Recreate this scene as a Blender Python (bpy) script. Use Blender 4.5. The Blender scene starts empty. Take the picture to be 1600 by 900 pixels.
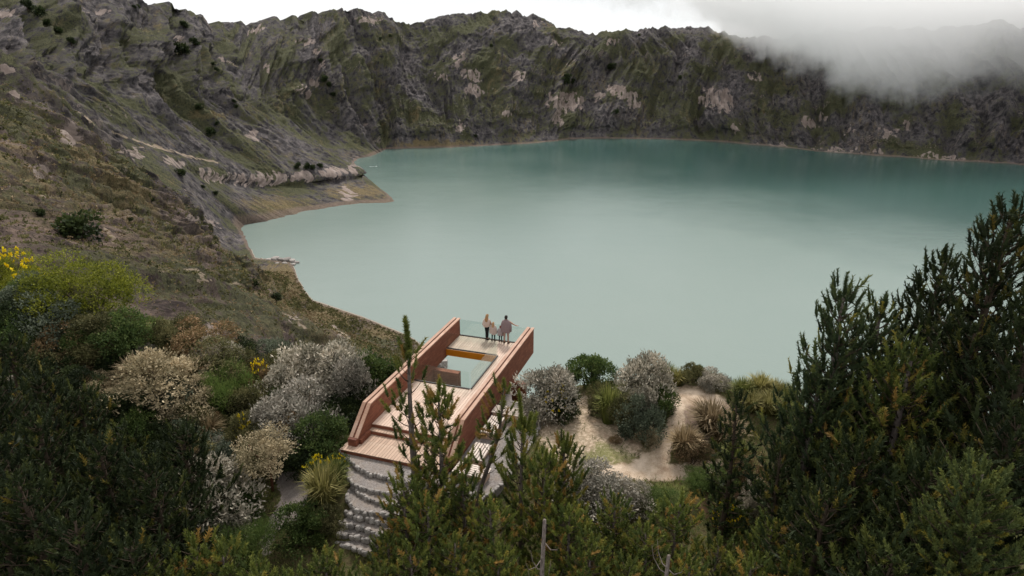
import bpy, bmesh, math, random
import numpy as np
from mathutils import Vector, Matrix

R = math.radians
sc = bpy.context.scene
COL = sc.collection
# ------------------------------------------------------------------ camera, sky, sun, exposure
CAM_H = 17.0                       # camera height above the deck floor (deck floor is z = 0)
FPX = 1067.0                       # focal length in pixels of the 1600 px wide photograph
PITCH = math.atan(390.0 / FPX)     # the horizon lies on row 60
cam_d = bpy.data.cameras.new('camera')
cam_d.sensor_width = 36.0
cam_d.lens = FPX / 1600.0 * 36.0
cam_d.clip_start = 0.5
cam_d.clip_end = 40000.0
cam = bpy.data.objects.new('camera', cam_d)
COL.objects.link(cam)
cam.location = (0, 0, CAM_H)
cam.rotation_euler = (math.pi / 2 - PITCH, 0, 0)
sc.camera = cam

SUN_EL, SUN_AZ = 50.0, 6.0       # degrees; azimuth measured from +Y towards +X
world = bpy.data.worlds.new('World')
sc.world = world
world.use_nodes = True
wn, wl = world.node_tree.nodes, world.node_tree.links
wn.clear()
w_out = wn.new('ShaderNodeOutputWorld')
sky = wn.new('ShaderNodeTexSky')
sky.sky_type = 'NISHITA'
sky.sun_disc = False
sky.sun_elevation = R(SUN_EL)
sky.sun_rotation = R(SUN_AZ)
sky.altitude = 3800
bg_sky = wn.new('ShaderNodeBackground')
bg_sky.inputs['Strength'].default_value = 0.10
wl.new(sky.outputs[0], bg_sky.inputs['Color'])
# the overcast: an even white cloud deck with faint soft structure
tc = wn.new('ShaderNodeTexCoord')
mp = wn.new('ShaderNodeMapping')
mp.inputs['Scale'].default_value = (2.0, 2.0, 5.0)
wl.new(tc.outputs['Generated'], mp.inputs['Vector'])
nz = wn.new('ShaderNodeTexNoise')
nz.inputs['Scale'].default_value = 1.6
nz.inputs['Detail'].default_value = 5
wl.new(mp.outputs[0], nz.inputs['Vector'])
rp = wn.new('ShaderNodeValToRGB')
rp.color_ramp.elements[0].position = 0.3
rp.color_ramp.elements[0].color = (0.80, 0.81, 0.82, 1)
rp.color_ramp.elements[1].position = 0.65
rp.color_ramp.elements[1].color = (0.93, 0.925, 0.91, 1)
wl.new(nz.outputs['Fac'], rp.inputs[0])
bg_cl = wn.new('ShaderNodeBackground')
bg_cl.inputs['Strength'].default_value = 0.88
wl.new(rp.outputs[0], bg_cl.inputs['Color'])
mxs = wn.new('ShaderNodeMixShader')
mxs.inputs[0].default_value = 0.93
wl.new(bg_sky.outputs[0], mxs.inputs[1])
wl.new(bg_cl.outputs[0], mxs.inputs[2])
wl.new(mxs.outputs[0], w_out.inputs['Surface'])

sun_d = bpy.data.lights.new('sun', 'SUN')
sun_d.energy = 2.6
sun_d.angle = R(11)
sun_d.color = (1.0, 0.95, 0.88)
sun = bpy.data.objects.new('sun', sun_d)
COL.objects.link(sun)
sdir = Vector((math.sin(R(SUN_AZ)) * math.cos(R(SUN_EL)), math.cos(R(SUN_AZ)) * math.cos(R(SUN_EL)), math.sin(R(SUN_EL))))
sun.rotation_euler = sdir.to_track_quat('Z', 'Y').to_euler()
sun.location = sdir * 300

vs = sc.view_settings
vs.view_transform = 'Standard'
vs.look = 'None'
vs.exposure = 0.42
vs.gamma = 1.0
vs.use_curve_mapping = False
cy = sc.cycles
cy.use_denoising = True
cy.max_bounces = 26
cy.diffuse_bounces = 3
cy.glossy_bounces = 3
cy.transmission_bounces = 4
cy.transparent_max_bounces = 12
cy.volume_bounces = 24
cy.volume_step_rate = 1.0
cy.volume_max_steps = 256
cy.sample_clamp_indirect = 4.0

# ------------------------------------------------------------------ helpers
rng = np.random.default_rng(7)
CP, SP = math.cos(PITCH), math.sin(PITCH)
def ray(u, v):
    x = (u - 800) / FPX; y = (450 - v) / FPX
    return np.array([x, CP + y * SP, -SP + y * CP])
def on_z(u, v, z):
    """point where the sight line through a photograph pixel meets the level z"""
    d = ray(u, v); t = (z - CAM_H) / d[2]
    return np.array([0, 0, CAM_H]) + t * d
def at_d(u, v, dist):
    """point on that sight line at a horizontal distance"""
    d = ray(u, v); t = dist / math.hypot(d[0], d[1])
    return np.array([0, 0, CAM_H]) + t * d
def to_px(V):
    d = np.asarray(V, float) - np.array([0, 0, CAM_H])
    cz = d[..., 1] * CP - d[..., 2] * SP
    cz = np.where(cz < 0.1, 0.1, cz)
    return 800 + FPX * d[..., 0] / cz, 450 - FPX * (d[..., 1] * SP + d[..., 2] * CP) / cz

_perm = np.random.default_rng(3).permutation(256)
_perm = np.concatenate([_perm, _perm, _perm])
_ga = np.random.default_rng(5).uniform(0, 2 * math.pi, 256)
_gx, _gy = np.cos(_ga), np.sin(_ga)
def noise2(x, y):
    x = np.asarray(x, float); y = np.asarray(y, float)
    xi = np.floor(x).astype(int); yi = np.floor(y).astype(int)
    xf = x - xi; yf = y - yi
    xi &= 255; yi &= 255
    u = xf * xf * xf * (xf * (xf * 6 - 15) + 10); v = yf * yf * yf * (yf * (yf * 6 - 15) + 10)
    def g(ix, iy, dx, dy):
        h = _perm[_perm[ix & 255] + (iy & 255)]
        return _gx[h] * dx + _gy[h] * dy
    a = g(xi, yi, xf, yf); b = g(xi + 1, yi, xf - 1, yf)
    c = g(xi, yi + 1, xf, yf - 1); d = g(xi + 1, yi + 1, xf - 1, yf - 1)
    return ((a + u * (b - a)) + v * ((c + u * (d - c)) - (a + u * (b - a)))) * 1.4
def fbm(x, y, o=4, lac=2.03, gain=0.5):
    s = 0; a = 1.0
    for i in range(o):
        s = s + a * noise2(x + 17.3 * i, y - 9.1 * i); x = x * lac; y = y * lac; a *= gain
    return s
def ridged(x, y, o=3):
    s = 0; a = 1.0
    for i in range(o):
        s = s + a * (1 - 2 * np.abs(noise2(x + 31.7 * i, y + 11.9 * i))); x = x * 2.1; y = y * 2.1; a *= 0.5
    return s
def sstep(a, b, x):
    t = np.clip((x - a) / (b - a), 0, 1); return t * t * (3 - 2 * t)

def mesh_np(name, V, F, attrs=None, smooth=False, uv=None):
    V = np.ascontiguousarray(V, np.float32); F = np.ascontiguousarray(F, np.int32)
    k = F.shape[1]
    me = bpy.data.meshes.new(name)
    me.vertices.add(len(V)); me.vertices.foreach_set('co', V.ravel())
    me.loops.add(F.size); me.loops.foreach_set('vertex_index', F.ravel())
    me.polygons.add(len(F))
    me.polygons.foreach_set('loop_start', np.arange(0, F.size, k, dtype=np.int32))
    me.polygons.foreach_set('use_smooth', np.full(len(F), smooth, dtype=bool))
    for an, av in (attrs or {}).items():
        av = np.asarray(av, np.float32)
        if av.ndim == 1:
            at = me.attributes.new(an, 'FLOAT', 'POINT'); at.data.foreach_set('value', av)
        else:
            at = me.attributes.new(an, 'FLOAT_VECTOR', 'POINT'); at.data.foreach_set('vector', av.ravel())
    me.update(calc_edges=True)
    return me
def link(name, me, mat=None, parent=None, loc=None):
    o = bpy.data.objects.new(name, me)
    COL.objects.link(o)
    if mat is not None and me is not None and len(me.materials) == 0:
        me.materials.append(mat)
    if parent is not None: o.parent = parent
    if loc is not None: o.location = loc
    return o
def empty(name, loc=(0, 0, 0), rz=0.0):
    o = bpy.data.objects.new(name, None); COL.objects.link(o)
    o.location = loc; o.rotation_euler = (0, 0, rz); o.empty_display_size = 0.3
    return o
def tag(o, label=None, cat=None, group=None, kind=None):
    if label: o['label'] = label
    if cat: o['category'] = cat
    if group: o['group'] = group
    if kind: o['kind'] = kind
    return o

class MB:
    """collects boxes, tubes and prisms and links them as one mesh"""
    def __init__(s): s.v = []; s.f = []
    def add(s, vs_, fs_):
        b = len(s.v); s.v += [tuple(map(float, p)) for p in vs_]; s.f += [tuple(i + b for i in q) for q in fs_]; return s
    def box(s, lo, hi, M=None):
        x0, y0, z0 = lo; x1, y1, z1 = hi
        p = [(x0, y0, z0), (x1, y0, z0), (x1, y1, z0), (x0, y1, z0), (x0, y0, z1), (x1, y0, z1), (x1, y1, z1), (x0, y1, z1)]
        if M is not None: p = [M @ Vector(q) for q in p]
        return s.add(p, [(0, 3, 2, 1), (4, 5, 6, 7), (0, 1, 5, 4), (1, 2, 6, 5), (2, 3, 7, 6), (3, 0, 4, 7)])
    def prism(s, poly, z0, z1):
        n = len(poly)
        p = [(a, b, z0) for a, b in poly] + [(a, b, z1) for a, b in poly]
        return s.add(p, [tuple(range(n - 1, -1, -1)), tuple(range(n, 2 * n))] + [(i, (i + 1) % n, n + (i + 1) % n, n + i) for i in range(n)])
    def tube(s, pts, rad, n=6):
        pts = [np.array(p, float) for p in pts]
        rad = rad if hasattr(rad, '__len__') else [rad] * len(pts)
        b = len(s.v)
        for i, p in enumerate(pts):
            t = pts[min(i + 1, len(pts) - 1)] - pts[max(i - 1, 0)]
            t = t / (np.linalg.norm(t) + 1e-9)
            a = np.cross(t, [0, 0, 1.0]) if abs(t[2]) < 0.95 else np.cross(t, [1.0, 0, 0])
            a /= np.linalg.norm(a); c = np.cross(t, a)
            for k in range(n):
                q = p + rad[i] * (a * math.cos(2 * math.pi * k / n) + c * math.sin(2 * math.pi * k / n))
                s.v.append(tuple(q))
        for i in range(len(pts) - 1):
            for k in range(n):
                s.f.append((b + i * n + k, b + i * n + (k + 1) % n, b + (i + 1) * n + (k + 1) % n, b + (i + 1) * n + k))
        s.f.append(tuple(b + k for k in range(n - 1, -1, -1)))
        s.f.append(tuple(b + (len(pts) - 1) * n + k for k in range(n)))
        return s
    def mesh(s, name, smooth=False, bevel=0.0):
        me = bpy.data.meshes.new(name)
        me.from_pydata(s.v, [], s.f)
        if bevel:
            bm = bmesh.new(); bm.from_mesh(me)
            bmesh.ops.bevel(bm, geom=list(bm.edges), offset=bevel, segments=1, affect='EDGES', profile=0.6)
            bm.to_mesh(me); bm.free()
        if smooth: me.polygons.foreach_set('use_smooth', np.ones(len(me.polygons), dtype=bool))
        me.update(); return me
    def build(s, name, mat, parent=None, smooth=False, bevel=0.0):
        return link(name, s.mesh(name, smooth, bevel), mat, parent)

class NT:
    """tiny node-tree writer"""
    def __init__(s, name):
        s.m = bpy.data.materials.new(name); s.m.use_nodes = True
        s.n, s.l = s.m.node_tree.nodes, s.m.node_tree.links
        s.n.clear(); s.out = s.n.new('ShaderNodeOutputMaterial')
    def N(s, t, **k):
        n = s.n.new(t)
        for a, b in k.items(): setattr(n, a, b)
        return n
    def put(s, sock, v):
        if isinstance(v, bpy.types.NodeSocket): s.l.new(v, sock)
        elif isinstance(v, (tuple, list)) and len(v) == 3 and sock.type == 'RGBA': sock.default_value = (*v, 1)
        else: sock.default_value = v
    def attr(s, name, out='Fac'):
        return s.N('ShaderNodeAttribute', attribute_name=name).outputs[out]
    def coord(s, out='Object'): return s.N('ShaderNodeTexCoord').outputs[out]
    def mapv(s, vec, scale=(1, 1, 1), rot=(0, 0, 0)):
        n = s.N('ShaderNodeMapping'); s.put(n.inputs['Vector'], vec)
        n.inputs['Scale'].default_value = scale; n.inputs['Rotation'].default_value = rot
        return n.outputs[0]
    def noise(s, vec, scale, detail=4, rough=0.55, out='Fac', dist=0.0):
        n = s.N('ShaderNodeTexNoise'); s.put(n.inputs['Vector'], vec)
        n.inputs['Scale'].default_value = scale; n.inputs['Detail'].default_value = detail
        n.inputs['Roughness'].default_value = rough; n.inputs['Distortion'].default_value = dist
        return n.outputs[out]
    def ramp(s, fac, stops, interp='LINEAR'):
        n = s.N('ShaderNodeValToRGB'); s.put(n.inputs[0], fac); cr = n.color_ramp; cr.interpolation = interp
        while len(cr.elements) < len(stops): cr.elements.new(0.5)
        for e, (p, c) in zip(cr.elements, stops):
            e.position = p; e.color = (*c, 1) if hasattr(c, '__len__') else (c, c, c, 1)
        return n.outputs[0]
    def mix(s, fac, a, b, blend='MIX'):
        n = s.N('ShaderNodeMix', data_type='RGBA', blend_type=blend)
        s.put(n.inputs['Factor'], fac); s.put(n.inputs[6], a); s.put(n.inputs[7], b)
        return n.outputs[2]
    def math(s, op, a, b=0.0, clamp=False):
        n = s.N('ShaderNodeMath', operation=op, use_clamp=clamp); s.put(n.inputs[0], a); s.put(n.inputs[1], b)
        return n.outputs[0]
    def bump(s, h, strength=0.3, dist=0.05, normal=None):
        n = s.N('ShaderNodeBump'); s.put(n.inputs['Height'], h)
        n.inputs['Strength'].default_value = strength; n.inputs['Distance'].default_value = dist
        if normal is not None: s.l.new(normal, n.inputs['Normal'])
        return n.outputs[0]
    def principled(s, col, rough=0.8, normal=None, spec=0.3, **k):
        n = s.N('ShaderNodeBsdfPrincipled'); s.put(n.inputs['Base Color'], col); s.put(n.inputs['Roughness'], rough)
        n.inputs['Specular IOR Level'].default_value = spec
        if normal is not None: s.l.new(normal, n.inputs['Normal'])
        for a, b in k.items(): s.put(n.inputs[a.replace('_', ' ')], b)
        return n.outputs[0]
    def done(s, shader): s.l.new(shader, s.out.inputs['Surface']); return s.m
# ------------------------------------------------------------------ crater wall and lake
LAKE_Z = CAM_H - 375.0
def shore(u, v): return on_z(u, v, LAKE_Z)
def W3(x, y, z): return np.array([x, y, z], float)
def rowpts(sh, mid, rim, s1=None, s2=None):
    a = sh + (mid - sh) * 0.16; a[2] = sh[2] + (mid[2] - sh[2]) * (0.10 if np.hypot(*mid[:2]) > 1200 else .055)
    b = sh + (mid - sh) * 0.36; b[2] = sh[2] + (mid[2] - sh[2]) * (0.30 if np.hypot(*mid[:2]) > 1200 else .235)
    return [sh, a if s1 is None else s1, b if s2 is None else s2, mid, rim]
D = at_d
cols = [  # each entry runs from the shore up to the rim; number = share of the mesh columns towards the next entry
    (rowpts(W3(1750, 1700, LAKE_Z), W3(1980, 1800, -150), W3(2250, 1950, 120)), 60),
    (rowpts(shore(1600, 258), D(1640, 165, 2900), D(1660, 40, 3150)), 60),
    (rowpts(shore(1500, 252), D(1510, 160, 2900), D(1520, 42, 3200)), 60),
    (rowpts(shore(1400, 245), D(1400, 155, 2900), D(1400, 50, 3200)), 60),
    (rowpts(shore(1300, 238), D(1300, 150, 2900), D(1290, 55, 3200)), 60),
    (rowpts(shore(1200, 228), D(1190, 140, 2980), D(1180, 66, 3230)), 60),
    (rowpts(shore(1100, 220), D(1095, 130, 3030), D(1085, 49, 3280)), 70),
    (rowpts(shore(1000, 217), D(1000, 132, 3030), D(1000, 54, 3280)), 60),
    (rowpts(shore(900, 217), D(905, 128, 3010), D(920, 56, 3250)), 50),
    (rowpts(shore(850, 222), D(845, 120, 2950), D(836, 32, 3200)), 60),
    (rowpts(shore(760, 228), D(750, 118, 2880), D(742, 26, 3150)), 70),
    (rowpts(shore(680, 231), D(660, 125, 2820), D(640, 40, 3100)), 60),
    (rowpts(shore(605, 233), D(590, 120, 2760), D(570, 20, 3000)), 40),
    (rowpts(shore(592, 240), D(480, 150, 2500), D(500, 28, 2850), D(552, 222, 2420), D(525, 205, 2450)), 30),
    (rowpts(shore(556, 252), D(430, 165, 2300), D(440, 34, 2700), D(530, 246, 2250), D(505, 236, 2280)), 24),
    (rowpts(shore(572, 282), D(400, 172, 2200), D(395, 46, 2600), D(562, 268, 1960), D(556, 262, 1975)), 24),
    (rowpts(shore(618, 314), D(370, 172, 2100), D(360, 46, 2550), D(560, 281, 1855), D(553, 264, 1885)), 40),
    (rowpts(shore(560, 318), D(320, 165, 2000), D(325, 40, 2400), D(485, 292, 1760), D(488, 269, 1790)), 70),
    (rowpts(shore(480, 330), D(230, 150, 1850), D(260, 12, 2200), D(400, 294, 1700), D(402, 269, 1730)), 80),
    (rowpts(shore(420, 345), D(120, 140, 1600), D(130, 12, 1900), D(325, 284, 1600), D(322, 262, 1630)), 80),
    (rowpts(shore(378, 353), D(0, 125, 1300), D(-20, -15, 1700), D(280, 266, 1450), D(240, 240, 1430)), 80),
    (rowpts(shore(384, 374), D(30, 195, 900), W3(-860, 640, 55)), 80),
    (rowpts(shore(400, 401), D(40, 225, 740), W3(-640, 480, 45)), 70),
    (rowpts(shore(428, 405), D(30, 250, 590), W3(-530, 370, 38)), 50),
    (rowpts(shore(455, 412), D(20, 282, 470), W3(-440, 270, 32)), 50),
    (rowpts(shore(470, 440), D(40, 316, 390), W3(-370, 190, 27)), 70),
    (rowpts(shore(490, 468), D(85, 352, 325), W3(-310, 130, 22)), 90),
    (rowpts(shore(560, 492), D(160, 402, 268), W3(-240, 80, 14)), 100),
    (rowpts(shore(650, 532), D(275, 452, 228), W3(-170, 40, 6)), 70),
    (rowpts(W3(-60, 700, LAKE_Z), D(420, 555, 190), W3(-80, 0, -6)), 30),
    (rowpts(W3(0, 600, LAKE_Z), W3(0, 260, -165), W3(0, -25, -10)), 20),
    (rowpts(W3(300, 520, LAKE_Z), W3(200, 240, -175), W3(100, -35, -13)), 20),
    (rowpts(W3(700, 560, LAKE_Z), W3(520, 250, -175), W3(350, -60, -10)), 20),
    (rowpts(W3(1000, 700, LAKE_Z), W3(1080, 450, -170), W3(1180, 200, 20)), 24),
    (rowpts(W3(1450, 1100, LAKE_Z), W3(1700, 960, -160), W3(1950, 850, 90)), 24),
]
K = np.array([c[0] for c in cols])           # (n, 5, 3)
cnt = [c[1] for c in cols]
nK = len(K)
def hermite(p0, p1, p2, p3, t, tau=0.5):
    m1 = tau * (p2 - p0); m2 = tau * (p3 - p1)
    t2, t3 = t * t, t * t * t
    return (2*t3 - 3*t2 + 1) * p1 + (t3 - 2*t2 + t) * m1 + (-2*t3 + 3*t2) * p2 + (t3 - t2) * m2
colpts = []
tmul = 1.25
for i in range(nK):
    n = int(cnt[i] * tmul)
    for j in range(n):
        colpts.append(hermite(K[(i - 1) % nK], K[i], K[(i + 1) % nK], K[(i + 2) % nK], j / n, 0.36))
colpts.append(colpts[0])
C = np.array(colpts)                         # (nc, 5, 3)
nc = len(C)
# rows: 5 control rows -> dense rows, plus an outer flank behind the rim
segn = [44, 36, 96, 104]
rows, svals, brk = [], [], [0, .10, .20, .60, 1.0]
for r in range(4):
    for j in range(segn[r]):
        t = j / segn[r]
        p0 = C[:, max(r - 1, 0)]; p3 = C[:, min(r + 2, 4)]
        rows.append(hermite(p0, C[:, r], C[:, r + 1], p3, t, 0.25)); svals.append(brk[r] + (brk[r + 1] - brk[r]) * t)
rows.append(C[:, 4]); svals.append(1.0)
ctr = np.array([500.0, 1500.0, 0])
outw = C[:, 4] - ctr; outw[:, 2] = 0; outw /= np.linalg.norm(outw, axis=1)[:, None]
for j in range(1, 9):
    q = C[:, 4] + outw * (j * 45.0); q[:, 2] -= 3.0 * j + 2.2 * j * j; rows.append(q); svals.append(1 + j * 0.05)
q = C[:, 0] - outw * 60.0; q[:, 2] = LAKE_Z - 30
rows.insert(0, q); svals.insert(0, -0.08)
G = np.array(rows).transpose(1, 0, 2)        # (nc, nr, 3)
sv = np.array(svals); nr = len(sv)
SV = np.broadcast_to(sv, (nc, nr))
# surface coordinates in metres: along the wall, and up the slope
dm = np.linalg.norm(np.diff(C[:, 3], axis=0), axis=1)
arc = np.concatenate([[0], np.cumsum(dm)])
ARC = np.broadcast_to(arc[:, None], (nc, nr)).copy()
du = np.linalg.norm(np.diff(G, axis=1), axis=2)
UP = np.concatenate([np.zeros((nc, 1)), np.cumsum(du, axis=1)], axis=1)
dist = np.hypot(G[..., 0], G[..., 1])
sizef = np.clip(dist / 2400.0, 0.10, 1.0)    # finer relief where the wall is near and small
# normals of the smooth wall
tx = np.gradient(G, axis=0); ty = np.gradient(G, axis=1)
Nn = np.cross(tx, ty); Nn /= (np.linalg.norm(Nn, axis=2)[..., None] + 1e-9)
Nn *= np.sign(Nn[..., 2:3] + 1e-9)
env = np.where(dist < 1500, sstep(0.04, 0.42, SV), sstep(0.0, 0.16, SV)) * (1 - 0.72 * sstep(0.80, 1.0, SV))
ci = np.repeat(np.arange(nK), [int(c * tmul) for c in cnt]); ci = np.append(ci, 0)
terr = np.isin(ci, range(13, 21)).astype(float); terr = np.convolve(terr, np.ones(25) / 25, 'same')[:, None]
env = env * (1 - terr * (1 - sstep(.24, .62, SV)) * .85)
warp = 34 * fbm(ARC / 420, UP / 380, 3) + UP * 0.34 * noise2(ARC / 700 + 5, UP / 900)
lam = 210.0 * np.clip(sizef, 0.3, 1)
g1 = ridged((ARC + warp) / 230.0, UP / 800.0 + 3.3, 2)
g2 = ridged((ARC + warp * 1.3) / 88.0 + 7, UP / 650.0, 3)
g3 = -ridged((ARC + warp) / 36.0 + 2, UP / 330.0, 3)
g4 = ridged((ARC + warp) / 15.0 + 4, UP / 130.0, 2)
f1 = fbm(G[..., 0] / 60 + G[..., 2] / 75, G[..., 1] / 60 - G[..., 2] / 50, 7, gain=0.58)
f2 = fbm(G[..., 0] / 11, G[..., 1] / 11 + G[..., 2] / 13, 4, gain=0.62)
big = sstep(350, 1500, dist)
nearslope = sstep(90, 330, dist)
disp = env * (big * (48 * (g1 - .45) + 27 * (g2 - .5)) + (1 - big) * nearslope * (11.0 * (g1 - .6) + 9.0 * (g2 - .65)) + nearslope * ((2.6 + 5.0 * big) * (g3 + .5) + (1.5 + 2.0 * big) * (g4 - .5)))
disp += (0.25 + 0.75 * env) * ((3.0 + 4.0 * big) * f1 + (0.8 + 2.6 * big) * f2) * sstep(0.0, 0.06, SV) * sstep(40, 200, dist)
# stepped cliff bands where the rock crops out
band = fbm(ARC / 260, UP / 90, 3)
disp += env * big * (8.0 * sstep(0.12, 0.30, band) + 4.0 * sstep(-0.05, 0.02, band))
# small steps of the shoreline
shn = 9.0 * fbm(ARC / 70, UP * 0 + 1.5, 4) * np.clip(dist / 1500, .3, 1.4)
ing = C[:, 3] - C[:, 0]; ing[:, 2] = 0; ing /= np.linalg.norm(ing, axis=1)[:, None]
G = G + ing[:, None, :] * (shn * (1 - sstep(0.0, 0.12, SV)))[..., None]
Nd = Nn * np.array([1, 1, 0.8]); 
G = G + Nd * disp[..., None]
rimj = (8 * fbm(ARC / 45, UP * 0, 5, gain=.6) + 15 * (ridged(ARC / 120, UP * 0 + 9, 3) - .45)) * sstep(0.86, 1.0, SV) * big
G[..., 2] += rimj
G[..., 2] = np.where(SV >= 0.012, np.maximum(G[..., 2], LAKE_Z + 0.6 + 30 * np.clip(SV, 0, 1) ** 1.2 * 0.5), G[..., 2])
tx = np.gradient(G, axis=0); ty = np.gradient(G, axis=1)
Nf = np.cross(tx, ty); Nf /= (np.linalg.norm(Nf, axis=2)[..., None] + 1e-9)
steep = 1 - np.abs(Nf[..., 2])
PU, PV = to_px(G)
# ---- what grows or lies bare where: pale rock scars, grassy green, golden grass, trails (photograph pixels -> places on the wall)
wu = PU + 9 * fbm(ARC / 40, UP / 40, 4); wv = PV + 7 * fbm(ARC / 35 + 9, UP / 35, 4)
def blob(cu, cv, ru, rv, rot=0.0):
    c, s_ = math.cos(R(rot)), math.sin(R(rot))
    a = (wu - cu) * c + (wv - cv) * s_; b = -(wu - cu) * s_ + (wv - cv) * c
    return np.clip(1.25 - np.sqrt((a / ru) ** 2 + (b / rv) ** 2), 0, 1)
rock = np.zeros((nc, nr)); far = dist > 900; 
for (cu, cv, ru, rv, rot, k) in [
    (1122, 156, 26, 17, 20, 1.5), (1148, 200, 6, 12, 0, .9), (882, 160, 28, 17, 5, 1.3), (872, 180, 6, 16, 0, 1.2), (935, 150, 9, 7, -20, 1.1),
    (968, 143, 20, 9, 20, 1.3), (988, 155, 16, 9, 60, 1.1), (737, 117, 16, 9, 20, 1.3), (717, 95, 7, 16, 20, .9), (738, 142, 16, 10, 10, 1.1), (692, 119, 10, 5, 10, .8),
    (812, 118, 14, 8, 0, .9), (790, 176, 10, 7, 0, .9), (720, 198, 5, 9, 0, 1.2), (838, 38, 5, 10, -10, 1.0), (575, 32, 22, 6, 0, .8), (495, 80, 10, 5, 30, .9), (480, 64, 22, 5, 0, .7),
    (505, 103, 5, 8, 20, .8), (493, 130, 6, 14, -35, .9), (475, 143, 18, 8, 35, .7), (574, 190, 6, 5, 0, .9), (418, 108, 12, 6, 35, .9), (400, 47, 16, 5, -10, 1.0),
    (278, 65, 5, 10, 0, 1.0), (350, 93, 16, 4, 30, .9), (160, 20, 14, 5, 15, .9), (135, 18, 6, 4, 20, .8), (15, 20, 20, 8, 0, .7), (10, 112, 16, 9, 30, 1.0), (22, 154, 12, 9, 0, 1.0),
    (395, 213, 9, 5, 10, 1.1), (110, 210, 16, 18, 40, .8), (60, 270, 22, 12, 35, .6), (25, 290, 14, 8, 10, .4),
    (1265, 195, 10, 12, -30, .9), (1285, 183, 9, 8, 0, .7), (1328, 200, 9, 8, 0, .9), (1388, 208, 20, 9, 0, .9), (1418, 195, 5, 12, -20, .8), (1370, 236, 10, 4, 0, 1.0),
    (1215, 228, 30, 4, 5, .8), (1310, 236, 40, 4, 5, .8), (1480, 248, 60, 4, 5, .7), (1180, 120, 8, 10, -30, .6), (955, 65, 14, 5, 0, .7), (870, 68, 12, 5, 0, .7), (890, 92, 6, 12, 0, .6),
    (333, 520, 16, 26, 0, .45), (330, 348, 14, 8, 20, .8), (300, 340, 12, 7, 20, .7), (210, 240, 20, 7, 20, 1.1), (275, 253, 16, 7, 25, 1.2), (290, 296, 5, 4, 0, .6),
    (330, 275, 24, 10, 20, 1.0), (375, 280, 22, 10, 10, 1.1), (420, 280, 30, 10, -3, 1.3), (470, 276, 34, 8, -6, 1.3), (520, 270, 26, 8, -6, 1.2), (552, 263, 10, 6, 0, 1.3), (545, 305, 13, 8, 30, 1.2), (538, 297, 8, 7, 60, 1.0),
    (555, 245, 5, 3, 0, .8), (530, 520, 14, 5, 45, .8), (462, 500, 13, 5, 50, .9), (470, 508, 6, 5, 40, .6)]:
    rock = np.maximum(rock, np.clip(blob(cu, cv, ru, rv, rot) * k * 1.6, 0, 1.2))
rock *= np.clip(0.85 + 1.3 * fbm(ARC / 14, UP / 45, 5, gain=.6), 0.05, 1.3)
rock = np.maximum(rock, sstep(0.52, 0.80, steep + 0.22 * fbm(ARC / 60, UP / 30, 4)) * 0.5 * far * sstep(0.02, 0.5, band + 0.15 * f1))
rock = np.maximum(rock, 0.5 * sstep(0.35, 0.8, fbm(ARC / 22, UP / 30, 4)) * sstep(0.1, 0.4, fbm(ARC / 300, UP / 200 + 4, 2)) * far)
shorew = (1 - sstep(0.012, 0.040, SV)) 
trail = np.zeros((nc, nr))
def paint_line(arr, pts, w, k=1.0):
    for (a, b), (c_, d_) in zip(pts[:-1], pts[1:]):
        L2 = (c_ - a) ** 2 + (d_ - b) ** 2
        uu = PU + 1.5 * f2; vv = PV + 1.5 * f1
        t = np.clip(((uu - a) * (c_ - a) + (vv - b) * (d_ - b)) / L2, 0, 1)
        dd = np.hypot(uu - (a + t * (c_ - a)), vv - (b + t * (d_ - b)))
        np.maximum(arr, k * (1 - sstep(w * 0.5, w, dd)), out=arr)
near = (dist < 900) & (dist > 60)
tn = np.zeros((nc, nr))
paint_line(tn, [(62, 305), (78, 308), (82, 320), (100, 322), (112, 337)], 3.5)
paint_line(tn, [(165, 358), (176, 372), (186, 392)], 3.5)
paint_line(tn, [(250, 424), (275, 420), (310, 422), (318, 432), (310, 440), (345, 438), (350, 446), (370, 442), (395, 455), (412, 468), (418, 478)], 2.6)
paint_line(tn, [(440, 488), (462, 500), (478, 515)], 3.0)
paint_line(tn, [(520, 512), (545, 530)], 4.0)
trail = np.maximum(trail, tn * (dist < 1000))
tf = np.zeros((nc, nr))
paint_line(tf, [(118, 168), (130, 180), (148, 195)], 2.2); paint_line(tf, [(170, 205), (215, 220), (250, 232), (300, 245), (340, 255)], 2.2)
paint_line(tf, [(340, 82), (370, 104)], 2.2, .7); paint_line(tf, [(240, 226), (300, 247), (345, 254)], 2.0)
trail = np.maximum(trail, tf * (dist > 600))
trail *= np.clip(.75 + .9 * fbm(ARC / 25, UP / 25, 3), 0, 1)
green = np.clip(0.42 + 0.75 * fbm(ARC / 170 + 3, UP / 130, 4), 0, 1)
for (cu, cv, ru, rv, k) in [(600, 60, 70, 22, .5), (680, 55, 60, 20, .5), (780, 170, 60, 40, .5), (870, 105, 60, 22, .5), (1000, 110, 60, 30, .55), (1030, 155, 60, 35, .5), (1110, 115, 30, 20, .5), (560, 130, 60, 40, .4),
                            (430, 170, 90, 40, .5), (300, 100, 50, 40, .4), (170, 170, 90, 25, .3), (60, 190, 60, 14, .5), (450, 295, 80, 14, .55), (590, 285, 24, 14, .7), (355, 480, 60, 8, 1.0), (560, 540, 70, 25, .7), (130, 260, 80, 20, .3)]:
    green = np.maximum(green, k * 1.4 * blob(cu, cv, ru, rv))
gold = np.clip(0.38 + 0.9 * fbm(ARC / 120 + 30, UP / 260, 4), 0, 1) * (1 - 0.55 * far)
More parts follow.
